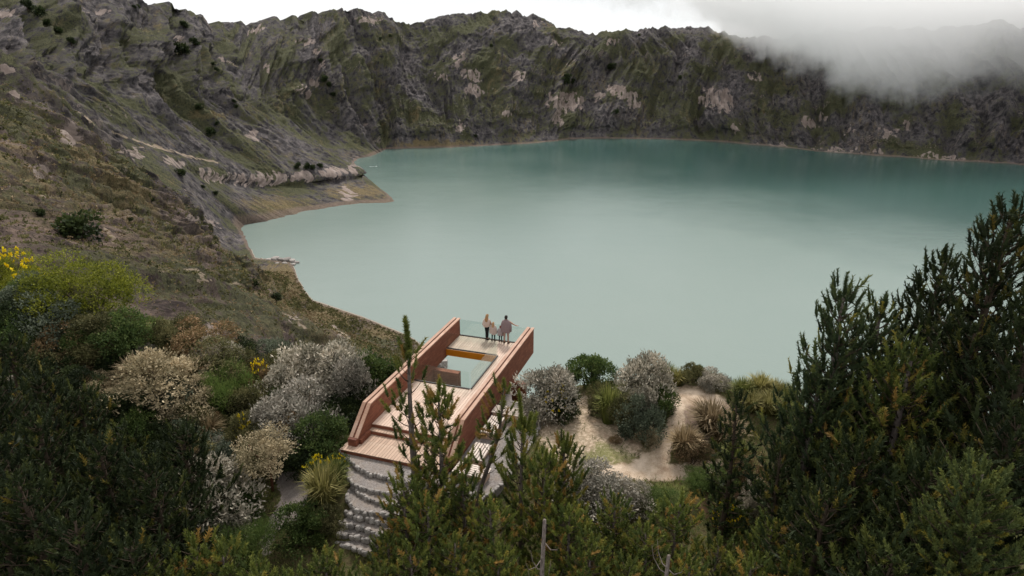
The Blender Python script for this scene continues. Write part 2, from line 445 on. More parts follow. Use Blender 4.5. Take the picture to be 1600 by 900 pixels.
for (cu, cv, ru, rv, k) in [(680, 226, 90, 9, .9), (430, 320, 90, 18, .7), (560, 300, 70, 16, .8), (440, 430, 50, 26, 1.0), (520, 490, 80, 22, .9), (600, 520, 50, 18, .9), (470, 455, 40, 25, 1.), (330, 180, 50, 10, .6), (650, 180, 14, 20, .6), (150, 320, 160, 60, .5), (250, 380, 120, 40, .5)]:
    gold = np.maximum(gold, k * 1.3 * blob(cu, cv, ru, rv))
idx = np.arange(nc * nr).reshape(nc, nr)
F = np.stack([idx[:-1, :-1], idx[1:, :-1], idx[1:, 1:], idx[:-1, 1:]], -1).reshape(-1, 4)[:, ::-1]
wall_me = mesh_np('crater_wall', G.reshape(-1, 3), F,
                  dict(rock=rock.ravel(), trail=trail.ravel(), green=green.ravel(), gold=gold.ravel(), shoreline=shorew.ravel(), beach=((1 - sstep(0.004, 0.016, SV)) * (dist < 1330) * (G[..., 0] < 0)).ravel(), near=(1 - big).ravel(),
                       flow=np.stack([(ARC + warp * .5).ravel(), UP.ravel(), np.zeros(nc * nr)], -1)), smooth=True)
m = NT('crater_slope')
P_ = m.coord('Object')
flow = m.attr('flow', 'Vector')
n_mid = m.noise(P_, 0.055, 8, 0.68)
n_fine = m.noise(P_, 0.26, 8, 0.78)
n_bush = m.noise(P_, 0.8, 5, 0.8)
n_flow = m.noise(m.mapv(flow, (0.080, 0.030, 1)), 1.0, 8, 0.72)
mixn = m.math('ADD', m.math('MULTIPLY', n_mid, 0.5), m.math('ADD', m.math('MULTIPLY', n_flow, 0.22), m.math('MULTIPLY', n_fine, 0.28)))
scrub = m.ramp(mixn, [(0.43, (0.034, 0.031, 0.036)), (0.5, (0.104, 0.094, 0.098)), (0.565, (0.215, 0.188, 0.188))])
olive = m.ramp(n_fine, [(0.40, (0.034, 0.038, 0.022)), (0.52, (0.096, 0.099, 0.050)), (0.62, (0.18, 0.172, 0.092))])
golden = m.ramp(n_fine, [(0.40, (0.082, 0.063, 0.034)), (0.52, (0.225, 0.172, 0.092)), (0.62, (0.37, 0.29, 0.165))])
gfac = m.ramp(m.math('ADD', m.attr('green'), m.math('MULTIPLY', m.math('SUBTRACT', mixn, 0.5), 5.5)), [(0.35, 0.0), (0.65, 0.92)])
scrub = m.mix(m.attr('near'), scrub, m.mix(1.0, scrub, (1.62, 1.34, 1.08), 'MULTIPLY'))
c = m.mix(gfac, scrub, olive)
ofac = m.ramp(m.math('ADD', m.attr('gold'), m.math('MULTIPLY', m.math('SUBTRACT', n_flow, 0.5), 3.0)), [(0.40, 0.0), (0.95, 0.9)])
c = m.mix(ofac, c, golden)
# dark bushes speckling the slope
bfac = m.ramp(m.math('ADD', m.math('MULTIPLY', n_fine, 0.55), m.math('MULTIPLY', n_bush, 0.45)), [(0.525, 0.0), (0.565, 0.85)])
c = m.mix(bfac, c, (0.030, 0.031, 0.017))
rockc = m.ramp(m.noise(m.mapv(flow, (0.10, 0.03, 1)), 1.0, 6, 0.7), [(0.25, (0.16, 0.120, 0.105)), (0.5, (0.33, 0.265, 0.235)), (0.75, (0.50, 0.42, 0.38))])
rfac = m.ramp(m.math('ADD', m.attr('rock'), m.math('MULTIPLY', m.math('SUBTRACT', n_fine, 0.5), 1.1)), [(0.42, 0.0), (0.62, 0.9)])
c = m.mix(rfac, c, rockc)
tfac = m.ramp(m.math('ADD', m.attr('trail'), m.math('MULTIPLY', m.math('SUBTRACT', n_fine, 0.5), 0.5)), [(0.45, 0.0), (0.7, 0.9)])
c = m.mix(tfac, c, (0.38, 0.30, 0.225))
sfac = m.ramp(m.math('ADD', m.attr('shoreline'), m.math('MULTIPLY', m.math('SUBTRACT', n_mid, 0.5), 0.9)), [(0.35, 0.0), (0.8, 0.75)])
c = m.mix(sfac, c, m.ramp(n_fine, [(0.3, (0.10, 0.075, 0.062)), (0.7, (0.30, 0.225, 0.18))]))
c = m.mix(m.math('MULTIPLY', m.ramp(m.attr('beach'), [(.3, 0.0), (.7, 1.0)]), .6), c, (0.50, 0.47, 0.40))
bh = m.math('ADD', m.math('MULTIPLY', n_fine, 1.6), m.math('MULTIPLY', n_bush, 0.9))
SLOPE = m.done(m.principled(c, 0.95, m.bump(bh, 0.9, 2.2), 0.1))
crater = link('crater_wall', wall_me, SLOPE)
tag(crater, 'steep brown and green inner wall of the volcanic crater around the lake', kind='structure')

# lake: one level sheet of opaque green mineral water with wind ripples
def disc(cx, cy, rad, n, z):
    rr = np.concatenate([[0], np.linspace(0.05, 1, 24)]) * rad
    V = [(cx, cy, z)]; Fq = []
    for r_ in rr[1:]:
        for k in range(n): V.append((cx + r_ * math.cos(2 * math.pi * k / n), cy + r_ * math.sin(2 * math.pi * k / n), z))
    F3 = [(0, 1 + k, 1 + (k + 1) % n) for k in range(n)]
    for i in range(len(rr) - 2):
        a, b = 1 + i * n, 1 + (i + 1) * n
        for k in range(n):
            F3 += [(a + k, b + k, b + (k + 1) % n), (a + k, b + (k + 1) % n, a + (k + 1) % n)]
    return np.array(V), np.array(F3)
V, F3 = disc(550, 1450, 2000, 96, LAKE_Z)
m = NT('lake_water')
P_ = m.coord('Object')
wb = m.noise(m.mapv(P_, (0.16, 0.30, 1), (0, 0, R(20))), 1.0, 5, 0.62)
wb2 = m.noise(m.mapv(P_, (0.012, 0.03, 1), (0, 0, R(15))), 1.0, 4, 0.6)
# sheen and wall reflection painted into the water: paler near and inland, darker far
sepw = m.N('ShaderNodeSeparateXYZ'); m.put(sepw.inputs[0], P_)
sheen_grad = m.math('ADD', m.math('ADD', m.math('MULTIPLY', sepw.outputs[1], 0.00038), m.math('MULTIPLY', sepw.outputs[0], 0.00030)), m.math('MULTIPLY', m.math('SUBTRACT', m.noise(P_, 0.0017, 4, 0.55), 0.5), 0.5))
wcol = m.ramp(sheen_grad, [(0.26, (0.205, 0.255, 0.231)), (0.62, (0.170, 0.228, 0.206)), (0.95, (0.050, 0.104, 0.093))])
rgh = m.ramp(wb2, [(0.35, 0.06), (0.65, 0.16)])
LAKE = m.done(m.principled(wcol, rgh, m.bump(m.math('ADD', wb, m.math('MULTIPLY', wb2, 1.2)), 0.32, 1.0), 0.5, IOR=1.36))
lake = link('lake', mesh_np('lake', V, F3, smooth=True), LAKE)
tag(lake, 'wide turquoise crater lake with fine wind ripples', kind='structure')

# ------------------------------------------------------------------ cloud spilling over the far rim, and the air of the crater
cb = [(-120, 2250, -260), (2700, 3150, 420)]
cm = MB().box((0, 0, 0), tuple(np.array(cb[1]) - np.array(cb[0]))).mesh('cloud')
m = NT('cloud_vapour')
P_ = m.coord('Object')
sep = m.N('ShaderNodeSeparateXYZ'); m.put(sep.inputs[0], P_)
X_, Y_, Z_ = sep.outputs
wx = m.math('ADD', X_, m.math('MULTIPLY', m.math('SUBTRACT', m.noise(P_, 0.004, 2), 0.5), 300.0))
def mrange(v, a, b, c, d, smooth=True):
    n = m.N('ShaderNodeMapRange'); n.interpolation_type = 'SMOOTHSTEP' if smooth else 'LINEAR'
    m.put(n.inputs[0], v)
    for i_, q_ in zip((1, 2, 3, 4), (a, b, c, d)): n.inputs[i_].default_value = q_
    return n.outputs[0]
base_z = m.math('ADD', mrange(wx, 700.0, 1400.0, 330.0, 0.0), 62.0)     # underside of the cloud in box heights
hgt = m.math('DIVIDE', m.math('SUBTRACT', Z_, base_z), 150.0)
nzv = m.noise(P_, 0.0062, 8, 0.66)
dn = m.math('ADD', m.math('MINIMUM', hgt, 1.1), m.math('ADD', m.math('MULTIPLY', m.math('SUBTRACT', nzv, 0.5), 3.6), m.math('MULTIPLY', m.math('SUBTRACT', m.noise(P_, 0.021, 4, 0.6), 0.5), 1.5)))
dn = mrange(dn, 0.05, 0.72, 0.0, 1.0)
for v_, a_, b_ in ((X_, 0.0, 900.0), (Y_, 0.0, 250.0)):
    dn = m.math('MULTIPLY', dn, mrange(v_, a_, b_, 0.0, 1.0))
dn = m.math('MULTIPLY', dn, mrange(Z_, 420.0, 660.0, 1.0, 0.0))
pv = m.N('ShaderNodeVolumePrincipled')
pv.inputs['Color'].default_value = (1.0, 1.0, 1.0, 1)
pv.inputs['Anisotropy'].default_value = 0.0
m.put(pv.inputs['Density'], m.math('MULTIPLY', dn, 0.0062))
m.l.new(pv.outputs[0], m.out.inputs['Volume'])
m.m.cycles.volume_step_rate = 0.22
cloud = link('cloud', cm, m.m, loc=cb[0])
tag(cloud, 'low white cloud spilling over the far crater rim', kind='stuff')


# ------------------------------------------------------------------ the knoll that carries the lookout
gp = np.array([  # x, y, ground height
    (-8.5, 27, -.95), (-7.5, 25.2, -.75), (-6.0, 24.6, -.8), (-1, 28, -.63), (.5, 30, -.63), (-2, 25, -.63), (1, 27, -.63), (-3, 24, -.8), (-2.0, 28, -.63), (-1.0, 31.0, -.66),
    (3, 28, -.72), (6, 28.5, -.8), (8, 28, -.4), (9.0, 30.2, .35), (8.4, 29.2, .1), (11.5, 29.6, .3), (10.5, 30.6, .35), (10.5, 28.0, -.35), (10, 26.5, -.9), (7, 25.6, -1.1), (3, 25.5, -1.0),
    (0, 20, -2.3), (5, 21, -2.1), (9, 22, -1.9), (-8, 20, -2.5), (-12, 23, -2.1), (-11, 26, -1.8), (-13, 30, -1.4), (-17, 33, .2), (-22, 34.5, 1.6), (-27, 35.5, 2.3), (-32, 36, 2.9), (-42, 37, 4), (-22, 31, .2), (-30, 31, 1.2), (-6.5, 25.0, -.95), (-6, 24.2, -1.15), (-6.2, 23.5, -1.5), (-5, 23.4, -1.45), (-6, 22.8, -1.9), (-4.5, 22.9, -1.9), (-6, 22.2, -2.4), (-4.5, 22.2, -2.4), (-6, 21.2, -2.8), (-3.5, 24.0, -1.1), (-7.2, 24.3, -1.25), (-7.6, 23.3, -1.7), (-7.5, 22.3, -2.3), (-2.5, 23, -1.5), (-9, 31, -1.6),
    (14, 24, -1.6), (20, 24, -1.6), (26, 28, -1.4), (18, 29, -.4), (-20, 25, -2.0), (-30, 26, -1.5), (0, 8, -3.0), (0, -10, -2.5), (-20, 8, -2.5), (20, 8, -2.5), (-30, -8, -2), (30, -8, -2), (34, 18, -2), (-45, 20, -1), (-60, 35, 4), (60, 20, -2),
    (-4.5, 31, -1.9), (-3, 32, -2.5), (0, 33.5, -2.0), (-6, 33, -2.2)], float)
edge = np.array([(-120, 24), (-70, 37), (-45, 38.5), (-30, 38), (-22, 37.2), (-15, 35.2), (-10, 35), (-6.8, 36.2), (-4.9, 35), (-3.4, 32.6), (-2, 31.6), (.5, 33.5), (3, 33.8), (5.6, 33.2), (9.3, 31.7), (13, 30.4), (17, 29.2), (24, 31), (32, 29), (50, 16), (90, -10), (140, -40)], float)
def edge_dist(x, y):
    """signed distance past the brink of the knoll, positive towards the lake"""
    best = np.full(np.shape(x), 1e9); sgn = np.ones(np.shape(x))
    for (ax, ay), (bx, by) in zip(edge[:-1], edge[1:]):
        dx, dy = bx - ax, by - ay; L2 = dx * dx + dy * dy
        t = np.clip(((x - ax) * dx + (y - ay) * dy) / L2, 0, 1)
        d = np.hypot(x - ax - t * dx, y - ay - t * dy)
        cr = dx * (y - ay) - dy * (x - ax)
        up = d < best
        best = np.where(up, d, best); sgn = np.where(up, np.sign(cr), sgn)
    return best * sgn
def ground(x, y, fine=True):
    x = np.asarray(x, float); y = np.asarray(y, float)
    num = np.zeros(x.shape); den = np.zeros(x.shape)
    for px, py, pz in gp:
        w = 1.0 / ((x - px) ** 2 + (y - py) ** 2 + .7) ** 2
        num = num + w * pz; den = den + w
    z = num / den
    e = edge_dist(x + 1.3 * fbm(x / 5, y / 5, 3), y + 1.3 * fbm(x / 5 + 9, y / 5, 3))
    drop = np.where(e > 0, 0.62 * e + 0.55 * np.clip(e, 0, 6) ** 1.2, 0)
    z = z - np.minimum(drop, 140)
    if fine:
        z = z + 0.10 * fbm(x / 2.6, y / 2.6, 4)
    return z
def g_at(u, v):
    """where the sight line through a pixel meets the knoll"""
    d = ray(u, v); ts = np.linspace(12, 70, 800)
    p = np.array([0, 0, CAM_H])[None, :] + ts[:, None] * d[None, :]
    h = p[:, 2] - ground(p[:, 0], p[:, 1])
    k = np.argmax(h < 0) if (h < 0).any() else len(ts) - 1
    return p[k]
gx = np.concatenate([np.linspace(-130, -24, 60), np.arange(-23.8, 22, 0.17), np.linspace(22.5, 120, 55)])
gy = np.concatenate([np.linspace(-60, 14, 26), np.arange(14.5, 38, 0.17), np.linspace(38.5, 95, 80)])
X, Y = np.meshgrid(gx, gy, indexing='ij')
Z = ground(X, Y)
lowz = -0.72 * np.clip(np.hypot(X, Y) - 62, 0, 99)    # the patch tucks under the crater slope at its outer border
Z = Z + lowz * (Y < 20) * 0.0
PU2, PV2 = to_px(np.stack([X, Y, Z], -1))
n1 = fbm(X / 1.7, Y / 1.7, 4); n2 = fbm(X / .6, Y / .6, 3)
def poly_mask(poly, soft):
    """soft inside-mask of a pixel polygon"""
    inside = np.zeros(X.shape, bool); dmin = np.full(X.shape, 1e9)
    uu = PU2 + 10 * n1 + 5 * n2; vv = PV2 + 7 * n1 + 4 * n2
    for (a, b), (c_, d_) in zip(poly, poly[1:] + poly[:1]):
        cond = ((b > vv) != (d_ > vv)) & (uu < (c_ - a) * (vv - b) / (d_ - b + 1e-9) + a)
        inside ^= cond
        t = np.clip(((uu - a) * (c_ - a) + (vv - b) * (d_ - b)) / ((c_ - a) ** 2 + (d_ - b) ** 2 + 1e-9), 0, 1)
        dmin = np.minimum(dmin, np.hypot(uu - a - t * (c_ - a), vv - b - t * (d_ - b)))
    sd = np.where(inside, dmin, -dmin)
    return sstep(-soft, soft, sd)
sand = np.maximum.reduce([
    poly_mask([(880, 735), (935, 742), (985, 715), (1030, 690), (1045, 650), (1030, 615), (1050, 600), (1100, 605), (1140, 625), (1142, 640), (1095, 640), (1070, 670), (1050, 700), (1040, 722), (1075, 722), (1120, 712), (1135, 722), (1110, 742), (1040, 752), (960, 750), (900, 748)], 7),
    0.75 * poly_mask([(830, 640), (880, 625), (925, 600), (925, 650), (990, 670), (1010, 700), (960, 735), (880, 735), (845, 700)], 12)])
sandbrown = poly_mask([(1060, 640), (1140, 630), (1150, 700), (1080, 690)], 10)
lawn = np.maximum(poly_mask([(895, 715), (915, 700), (940, 692), (970, 698), (990, 706), (985, 718), (960, 730), (925, 733)], 12), 0.8 * poly_mask([(1000, 760), (1060, 752), (1100, 745), (1110, 790), (1010, 810)], 10))
bare = 0.8 * poly_mask([(1080, 780), (1170, 745), (1190, 800), (1120, 830)], 10)
gvl = np.maximum.reduce([poly_mask([(425, 742), (478, 740), (488, 770), (466, 800), (440, 830), (425, 865), (405, 868), (418, 820), (440, 780)], 4), 0.8 * poly_mask([(290, 745), (345, 738), (345, 765), (290, 770)], 6)])
inframe = (PV2 > -50)
nx_, ny_ = len(gx), len(gy)
idx = np.arange(nx_ * ny_).reshape(nx_, ny_)
F = np.stack([idx[:-1, :-1], idx[1:, :-1], idx[1:, 1:], idx[:-1, 1:]], -1).reshape(-1, 4)
kn = mesh_np('knoll', np.stack([X, Y, Z], -1).reshape(-1, 3), F, dict(sand=sand.ravel(), sandbrown=sandbrown.ravel(), lawn=lawn.ravel(), bare=bare.ravel(), gravel=gvl.ravel()), smooth=True)
m = NT('knoll_soil')
P_ = m.coord('Object')
a1 = m.noise(P_, 1.1, 6, 0.65); a2 = m.noise(P_, 6.0, 6, 0.7); a3 = m.noise(P_, 32.0, 4, 0.7)
def sh(attr, n, k, lo, hi): return m.ramp(m.math('ADD', m.attr(attr), m.math('MULTIPLY', m.math('SUBTRACT', n, 0.5), k)), [(lo, 0.0), (hi, 1.0)])
base = m.ramp(m.math('ADD', m.math('MULTIPLY', a1, .5), m.math('MULTIPLY', a2, .5)), [(0.36, (0.040, 0.036, 0.018)), (0.5, (0.100, 0.082, 0.040)), (0.62, (0.17, 0.135, 0.075))])
base = m.mix(m.ramp(a2, [(.47, 0.0), (.56, .8)]), base, (0.060, 0.075, 0.022))
sandc = m.ramp(m.math('ADD', m.math('MULTIPLY', a1, .6), m.math('MULTIPLY', a3, .4)), [(0.38, (0.33, 0.23, 0.155)), (0.50, (0.55, 0.43, 0.32)), (0.62, (0.72, 0.585, 0.46))])
litter = m.ramp(m.math('ADD', m.math('MULTIPLY', a2, .65), m.math('MULTIPLY', a1, .35)), [(.46, 0.0), (.54, .85)])
sandc2 = m.mix(litter, sandc, (0.16, 0.125, 0.065))
c = m.mix(sh('bare', a2, .8, .4, .65), base, (0.22, 0.135, 0.082))
c = m.mix(sh('sand', a2, .9, .38, .62), c, m.mix(sh('sand', a2, .5, .72, .95), sandc2, sandc))
c = m.mix(m.math('MULTIPLY', sh('sandbrown', a2, .8, .4, .7), 0.75), c, (0.22, 0.155, 0.125))
lawnc = m.ramp(a3, [(0.35, (0.085, 0.105, 0.025)), (0.6, (0.20, 0.215, 0.065)), (.75, (0.27, 0.25, 0.11))])
c = m.mix(m.math('MULTIPLY', sh('lawn', a2, 1.6, .35, .95), .7), c, lawnc)
grc = m.ramp(a3, [(0.3, (0.12, 0.10, 0.09)), (0.5, (0.24, 0.205, 0.185)), (0.7, (0.40, 0.35, 0.32))])
c = m.mix(sh('gravel', a2, .5, .4, .6), c, grc)
SOIL = m.done(m.principled(c, 0.95, m.bump(m.math('ADD', m.math('MULTIPLY', a2, 1.0), m.math('MULTIPLY', a3, 0.35)), 0.7, 0.10), 0.1))
knoll = tag(link('knoll', kn, SOIL), 'sandy scrub covered knoll on the crater rim under the lookout', kind='structure')
# ------------------------------------------------------------------ materials of the lookout
def wood_mat(name, cols_, grain=(1, 12, 12), wear=0.4, rough=0.65, island=True):
    m = NT(name); P_ = m.coord('Object')
    g = m.noise(m.mapv(P_, grain), 2.0, 5, 0.6)
    w = m.noise(P_, 0.9, 4, 0.6)
    ri = m.N('ShaderNodeObjectInfo').outputs['Random']
    c = m.ramp(m.math('ADD', m.math('MULTIPLY', g, .7), m.math('MULTIPLY', w, .3)), [(0.3, cols_[0]), (0.52, cols_[1]), (0.72, cols_[2])])
    c = m.mix(1.0, c, m.ramp(ri, [(0, 0.84), (1, 1.08)]), 'MULTIPLY')
    c = m.mix(m.math('MULTIPLY', m.ramp(w, [(.5, 0.0), (.7, 1.0)]), wear), c, cols_[3])
    return m.done(m.principled(c, rough, m.bump(g, 0.25, 0.01), 0.25))
DECK = wood_mat('weathered_deck_wood', [(0.44, 0.305, 0.235), (0.60, 0.445, 0.355), (0.70, 0.55, 0.455), (0.60, 0.50, 0.42)], (14, 1.2, 14))
STEPW = wood_mat('step_wood', [(0.33, 0.21, 0.145), (0.47, 0.335, 0.25), (0.56, 0.425, 0.325), (0.48, 0.385, 0.30)], (14, 1.2, 14))
CAPW = wood_mat('rail_cap_wood', [(0.27, 0.145, 0.095), (0.42, 0.255, 0.18), (0.52, 0.35, 0.265), (0.50, 0.385, 0.31)], (14, 1.0, 14))
SLATW = wood_mat('bench_slat_wood', [(0.50, 0.40, 0.34), (0.64, 0.55, 0.48), (0.72, 0.63, 0.56), (0.6, 0.55, 0.5)], (10, 10, 10))
ORANGE = wood_mat('varnished_orange_wood', [(0.42, 0.13, 0.010), (0.66, 0.24, 0.016), (0.76, 0.32, 0.03), (0.6, 0.24, 0.03)], (1.2, 14, 14), 0.3, 0.4)
DARKM = NT('dark_metal'); DARKM = DARKM.done(DARKM.principled((0.035, 0.03, 0.028), 0.5, None, 0.4))
m = NT('red_brick_cladding')
P_ = m.coord('Object')
bk = m.N('ShaderNodeTexBrick')
m.put(bk.inputs['Vector'], m.mapv(P_, (1, 1, 1)))
sepn = m.N('ShaderNodeSeparateXYZ'); m.put(sepn.inputs[0], P_)
cmb = m.N('ShaderNodeCombineXYZ'); m.put(cmb.inputs[0], m.math('ADD', sepn.outputs[1], sepn.outputs[0])); m.put(cmb.inputs[1], sepn.outputs[2])
m.l.new(cmb.outputs[0], bk.inputs['Vector'])
bk.inputs['Scale'].default_value = 1.0
bk.inputs['Brick Width'].default_value = 0.42; bk.inputs['Row Height'].default_value = 0.085; bk.inputs['Mortar Size'].default_value = 0.008
bk.inputs['Color1'].default_value = (0.255, 0.095, 0.054, 1); bk.inputs['Color2'].default_value = (0.170, 0.058, 0.033, 1); bk.inputs['Mortar'].default_value = (0.12, 0.045, 0.030, 1)
v1 = m.noise(P_, 2.2, 5, 0.65); v2 = m.noise(m.mapv(P_, (3, 3, 18)), 2.0, 4, 0.6)
c = m.mix(1.0, bk.outputs['Color'], m.ramp(m.math('ADD', m.math('MULTIPLY', v1, .5), m.math('MULTIPLY', v2, .5)), [(.3, (.62, .58, .56)), (.55, (1.05, 1.05, 1.05)), (.75, (1.35, 1.42, 1.45))]), 'MULTIPLY')
BRICK = m.done(m.principled(c, 0.8, m.bump(bk.outputs['Fac'], -0.5, 0.012), 0.25))
m = NT('clear_glass')
lw = m.N('ShaderNodeLayerWeight'); lw.inputs['Blend'].default_value = 0.5
fac_ = m.math('ADD', m.math('MULTIPLY', m.math('POWER', lw.outputs['Facing'], 4.0), 0.5), 0.035, True)
tr = m.N('ShaderNodeBsdfTransparent'); tr.inputs['Color'].default_value = (0.915, 0.955, 0.945, 1)
gl = m.N('ShaderNodeBsdfGlossy'); gl.inputs['Roughness'].default_value = 0.02; gl.inputs['Color'].default_value = (0.9, 0.95, 0.95, 1)
mx = m.N('ShaderNodeMixShader'); m.l.new(fac_, mx.inputs[0]); m.l.new(tr.outputs[0], mx.inputs[1]); m.l.new(gl.outputs[0], mx.inputs[2])
GLASS = m.done(mx.outputs[0])

# ------------------------------------------------------------------ the lookout deck; its own axes: x across (from the closed side), y back from the lake end
DECK_O = on_z(720, 524, 0.0)
DANG = R(71.6)
deck = empty('lookout_deck', DECK_O, 0)
Lv = Vector((math.cos(DANG), math.sin(DANG), 0)); Wv = Vector((Lv.y, -Lv.x, 0))
deck.matrix_world = Matrix(((Wv.x, -Lv.x, 0, DECK_O[0]), (Wv.y, -Lv.y, 0, DECK_O[1]), (0, 0, 1, 0), (0, 0, 0, 1))) @ Matrix.Identity(4)
# the axes above are left handed, so use a proper rotation with y pointing to the lake instead
deck.matrix_world = Matrix(((Wv.x, Lv.x, 0, DECK_O[0]), (Wv.y, Lv.y, 0, DECK_O[1]), (0, 0, 1, 0), (0, 0, 0, 1)))
def dk(w, s, z=0.0): return Vector((DECK_O[0], DECK_O[1], 0)) + Wv * w - Lv * s + Vector((0, 0, z))
tag(deck, 'cantilevered lookout deck with red brick parapets and a square opening over the lake', 'lookout deck')
WIN, WR = -0.08, 4.22              # inner faces of the two parapets
TH = 0.38
VS0, VS1, VW = 2.05, 6.12, 3.06    # the opening in the floor
def planks(w0, w1, s0, s1, z, n, name='plank', mat=DECK, parent=deck):
    pw = (w1 - w0) / n; me = None
    for i in range(n):
        if me is None:
            me = MB().box((0.008, 0, -0.035), (pw - 0.008, s1 - s0, 0)).mesh(name); me.materials.append(mat)
        o = link(name, me, None, parent); o.location = (w0 + i * pw, -s1, z + 0.0015 * (i % 3))
planks(WIN, VW, 0.03, VS0, 0, 21)
planks(VW, WR, 0.03, VS1, 0, 8)
planks(WIN, WR, VS1, 10.72, 0, 29)
planks(WIN, WR, 10.72, 11.04, -0.175, 29, 'step_plank', STEPW)
planks(WIN - .0, WR, 11.04, 11.62, -0.35, 29, 'landing_plank', STEPW)
planks(WIN - .62, WR + .3, 11.62, 12.6, -0.352, 35, 'landing_plank', STEPW)
# floor structure under the boards
b = MB(); b.box((WIN, -VS0, -0.36), (VW, -0.05, -0.042)); b.box((VW, -VS1, -0.36), (WR, -0.05, -0.043)); b.box((WIN, -10.70, -0.36), (WR, -VS1, -0.042))
b.build('floor_slab', CAPW, deck)
b = MB(); b.box((WIN, -10.745, -0.18), (WR, -10.70, -0.037)); b.build('riser', BRICK, deck)
b = MB(); b.box((WIN, -11.065, -0.36), (WR, -11.02, -0.212)); b.build('riser', BRICK, deck)
MB().box((WIN - .6, -12.56, -0.62), (WR + .28, -10.76, -0.39)).build('landing_slab', BRICK, deck)
# parapets: outline in (s, z), full height along the deck, falling beside the steps
def parapet(w0, w1, name, zb):
    prof = [(-0.1, zb), (-0.1, 1.05), (10.72, 1.05), (12.02, 0.02), (12.02, -0.62), (3.6, -0.62) if zb < -.55 else (10.0, zb)]
    prof = [(-0.1, -0.52), (-0.1, 1.02), (10.70, 1.02), (12.0, -0.02), (12.0, -1.1), (6.2, -1.1), (6.2, -0.52)]
    n = len(prof); b = MB()
    b.add([(w0, -s, z) for s, z in prof] + [(w1, -s, z) for s, z in prof],
          [tuple(range(n)), tuple(range(2 * n - 1, n - 1, -1))] + [(i, i + n, (i + 1) % n + n, (i + 1) % n) for i in range(n)])
    me = b.mesh(name)
    bm = bmesh.new(); bm.from_mesh(me); bmesh.ops.recalc_face_normals(bm, faces=bm.faces[:]); bmesh.ops.triangulate(bm, faces=[f for f in bm.faces if len(f.verts) > 4]); bm.to_mesh(me); bm.free()
    wall = link(name, me, BRICK, deck)
    # two cap boards with a channel between them, following the fall beside the steps
    for a, c_ in ((w0 - 0.03, w0 + 0.145), (w1 - 0.145, w1 + 0.03)):
        top = [(-0.14, 1.023), (10.72, 1.023), (12.06, -0.045)]
        cb_ = MB(); V_ = []; th = 0.06
        for (s, z) in top: V_ += [(a, -s, z), (c_, -s, z), (c_, -s, z + th), (a, -s, z + th)]
        Fq = []
        for i in range(2):
            for k in range(4): Fq.append((i * 4 + k, i * 4 + (k + 1) % 4, i * 4 + 4 + (k + 1) % 4, i * 4 + 4 + k))
        Fq += [(3, 2, 1, 0), (8, 9, 10, 11)]
        cb_.add(V_, Fq)
        me = cb_.mesh('cap_board'); bm = bmesh.new(); bm.from_mesh(me); bmesh.ops.recalc_face_normals(bm, faces=bm.faces[:]); bm.to_mesh(me); bm.free()
        link('cap_board', me, CAPW, wall)
    return wall
pl_ = parapet(WIN - TH, WIN, 'parapet', -0.52)
pr_ = parapet(WR, WR + TH, 'parapet', -0.52)
# low brick kerbs at the foot of the parapets on the landing
MB().box((WIN + .003, -11.95, -0.35), (WIN + 0.14, -11.1, -0.12)).build('low_kerb', BRICK, deck)
MB().box((WIN - TH - .02, -12.22, -0.35), (WIN + 0.02, -12.003, 0.0)).build('end_pier', BRICK, deck)
MB().box((WR - 0.02, -12.22, -0.35), (WR + TH + .02, -12.003, 0.0)).build('end_pier', BRICK, deck)
# varnished beam on the lake side of the opening, seen through it
MB().box((WIN + .004, -VS0 - 0.025, -0.40), (VW + .03, -VS0, -0.003)).build('opening_beam', ORANGE, deck)
# shear walls carrying the cantilever
MB().box((WIN - TH - .9, -3.85, -5.2), (1.42, -3.5, -0.50)).build('support_wall', BRICK, deck)
MB().box((3.35, -3.85, -5.2), (5.30, -3.5, -0.53)).build('support_wall', BRICK, deck)
MB().box((WIN - TH + .02, -9.5, -3.2), (WIN - .02, -3.86, -0.525)).build('support_wall', BRICK, deck)
MB().box((WR + .02, -9.5, -3.2), (WR + TH - .02, -3.86, -0.525)).build('support_wall', BRICK, deck)
# glass balustrades with a dark base shoe
def glass(w0, s0, w1, s1, n, h=1.05, z=0.0):
    d = Vector((w1 - w0, -(s1 - s0), 0)); ln = d.length; d.normalize(); nrm = Vector((-d.y, d.x, 0))
    gap = 0.02
    for i in range(n):
        a = Vector((w0, -s0, 0)) + d * (ln * i / n + gap / 2); b_ = Vector((w0, -s0, 0)) + d * (ln * (i + 1) / n - gap / 2)
        t = nrm * 0.006
        vs_ = [a - t, b_ - t, b_ + t, a + t]
        vs_ = [(p.x, p.y, z + 0.0) for p in vs_] + [(p.x, p.y, z + h) for p in vs_]
        MB().add(vs_, [(0, 3, 2, 1), (4, 5, 6, 7), (0, 1, 5, 4), (1, 2, 6, 5), (2, 3, 7, 6), (3, 0, 4, 7)]).build('glass_pane', GLASS, deck)
    a = Vector((w0, -s0, 0)); b_ = Vector((w1, -s1, 0)); t = nrm * 0.035
    vs_ = [a - t, b_ - t, b_ + t, a + t]
    vs_ = [(p.x, p.y, z - 0.03) for p in vs_] + [(p.x, p.y, z + 0.055) for p in vs_]
    MB().add(vs_, [(0, 3, 2, 1), (4, 5, 6, 7), (0, 1, 5, 4), (1, 2, 6, 5), (2, 3, 7, 6), (3, 0, 4, 7)]).build('glass_base_rail', DARKM, deck)
glass(WIN + .005, -0.02, WR - .005, -0.02, 3)
glass(WIN + .005, VS0 - .08, VW - .04, VS0 - .08, 2, 1.0, .004)
glass(VW + .05, VS0 - .02, VW + .05, VS1 + .02, 3, 1.0, .004)
glass(WIN + .005, VS1 + .06, VW - .02, VS1 + .06, 2, 1.0, .004)

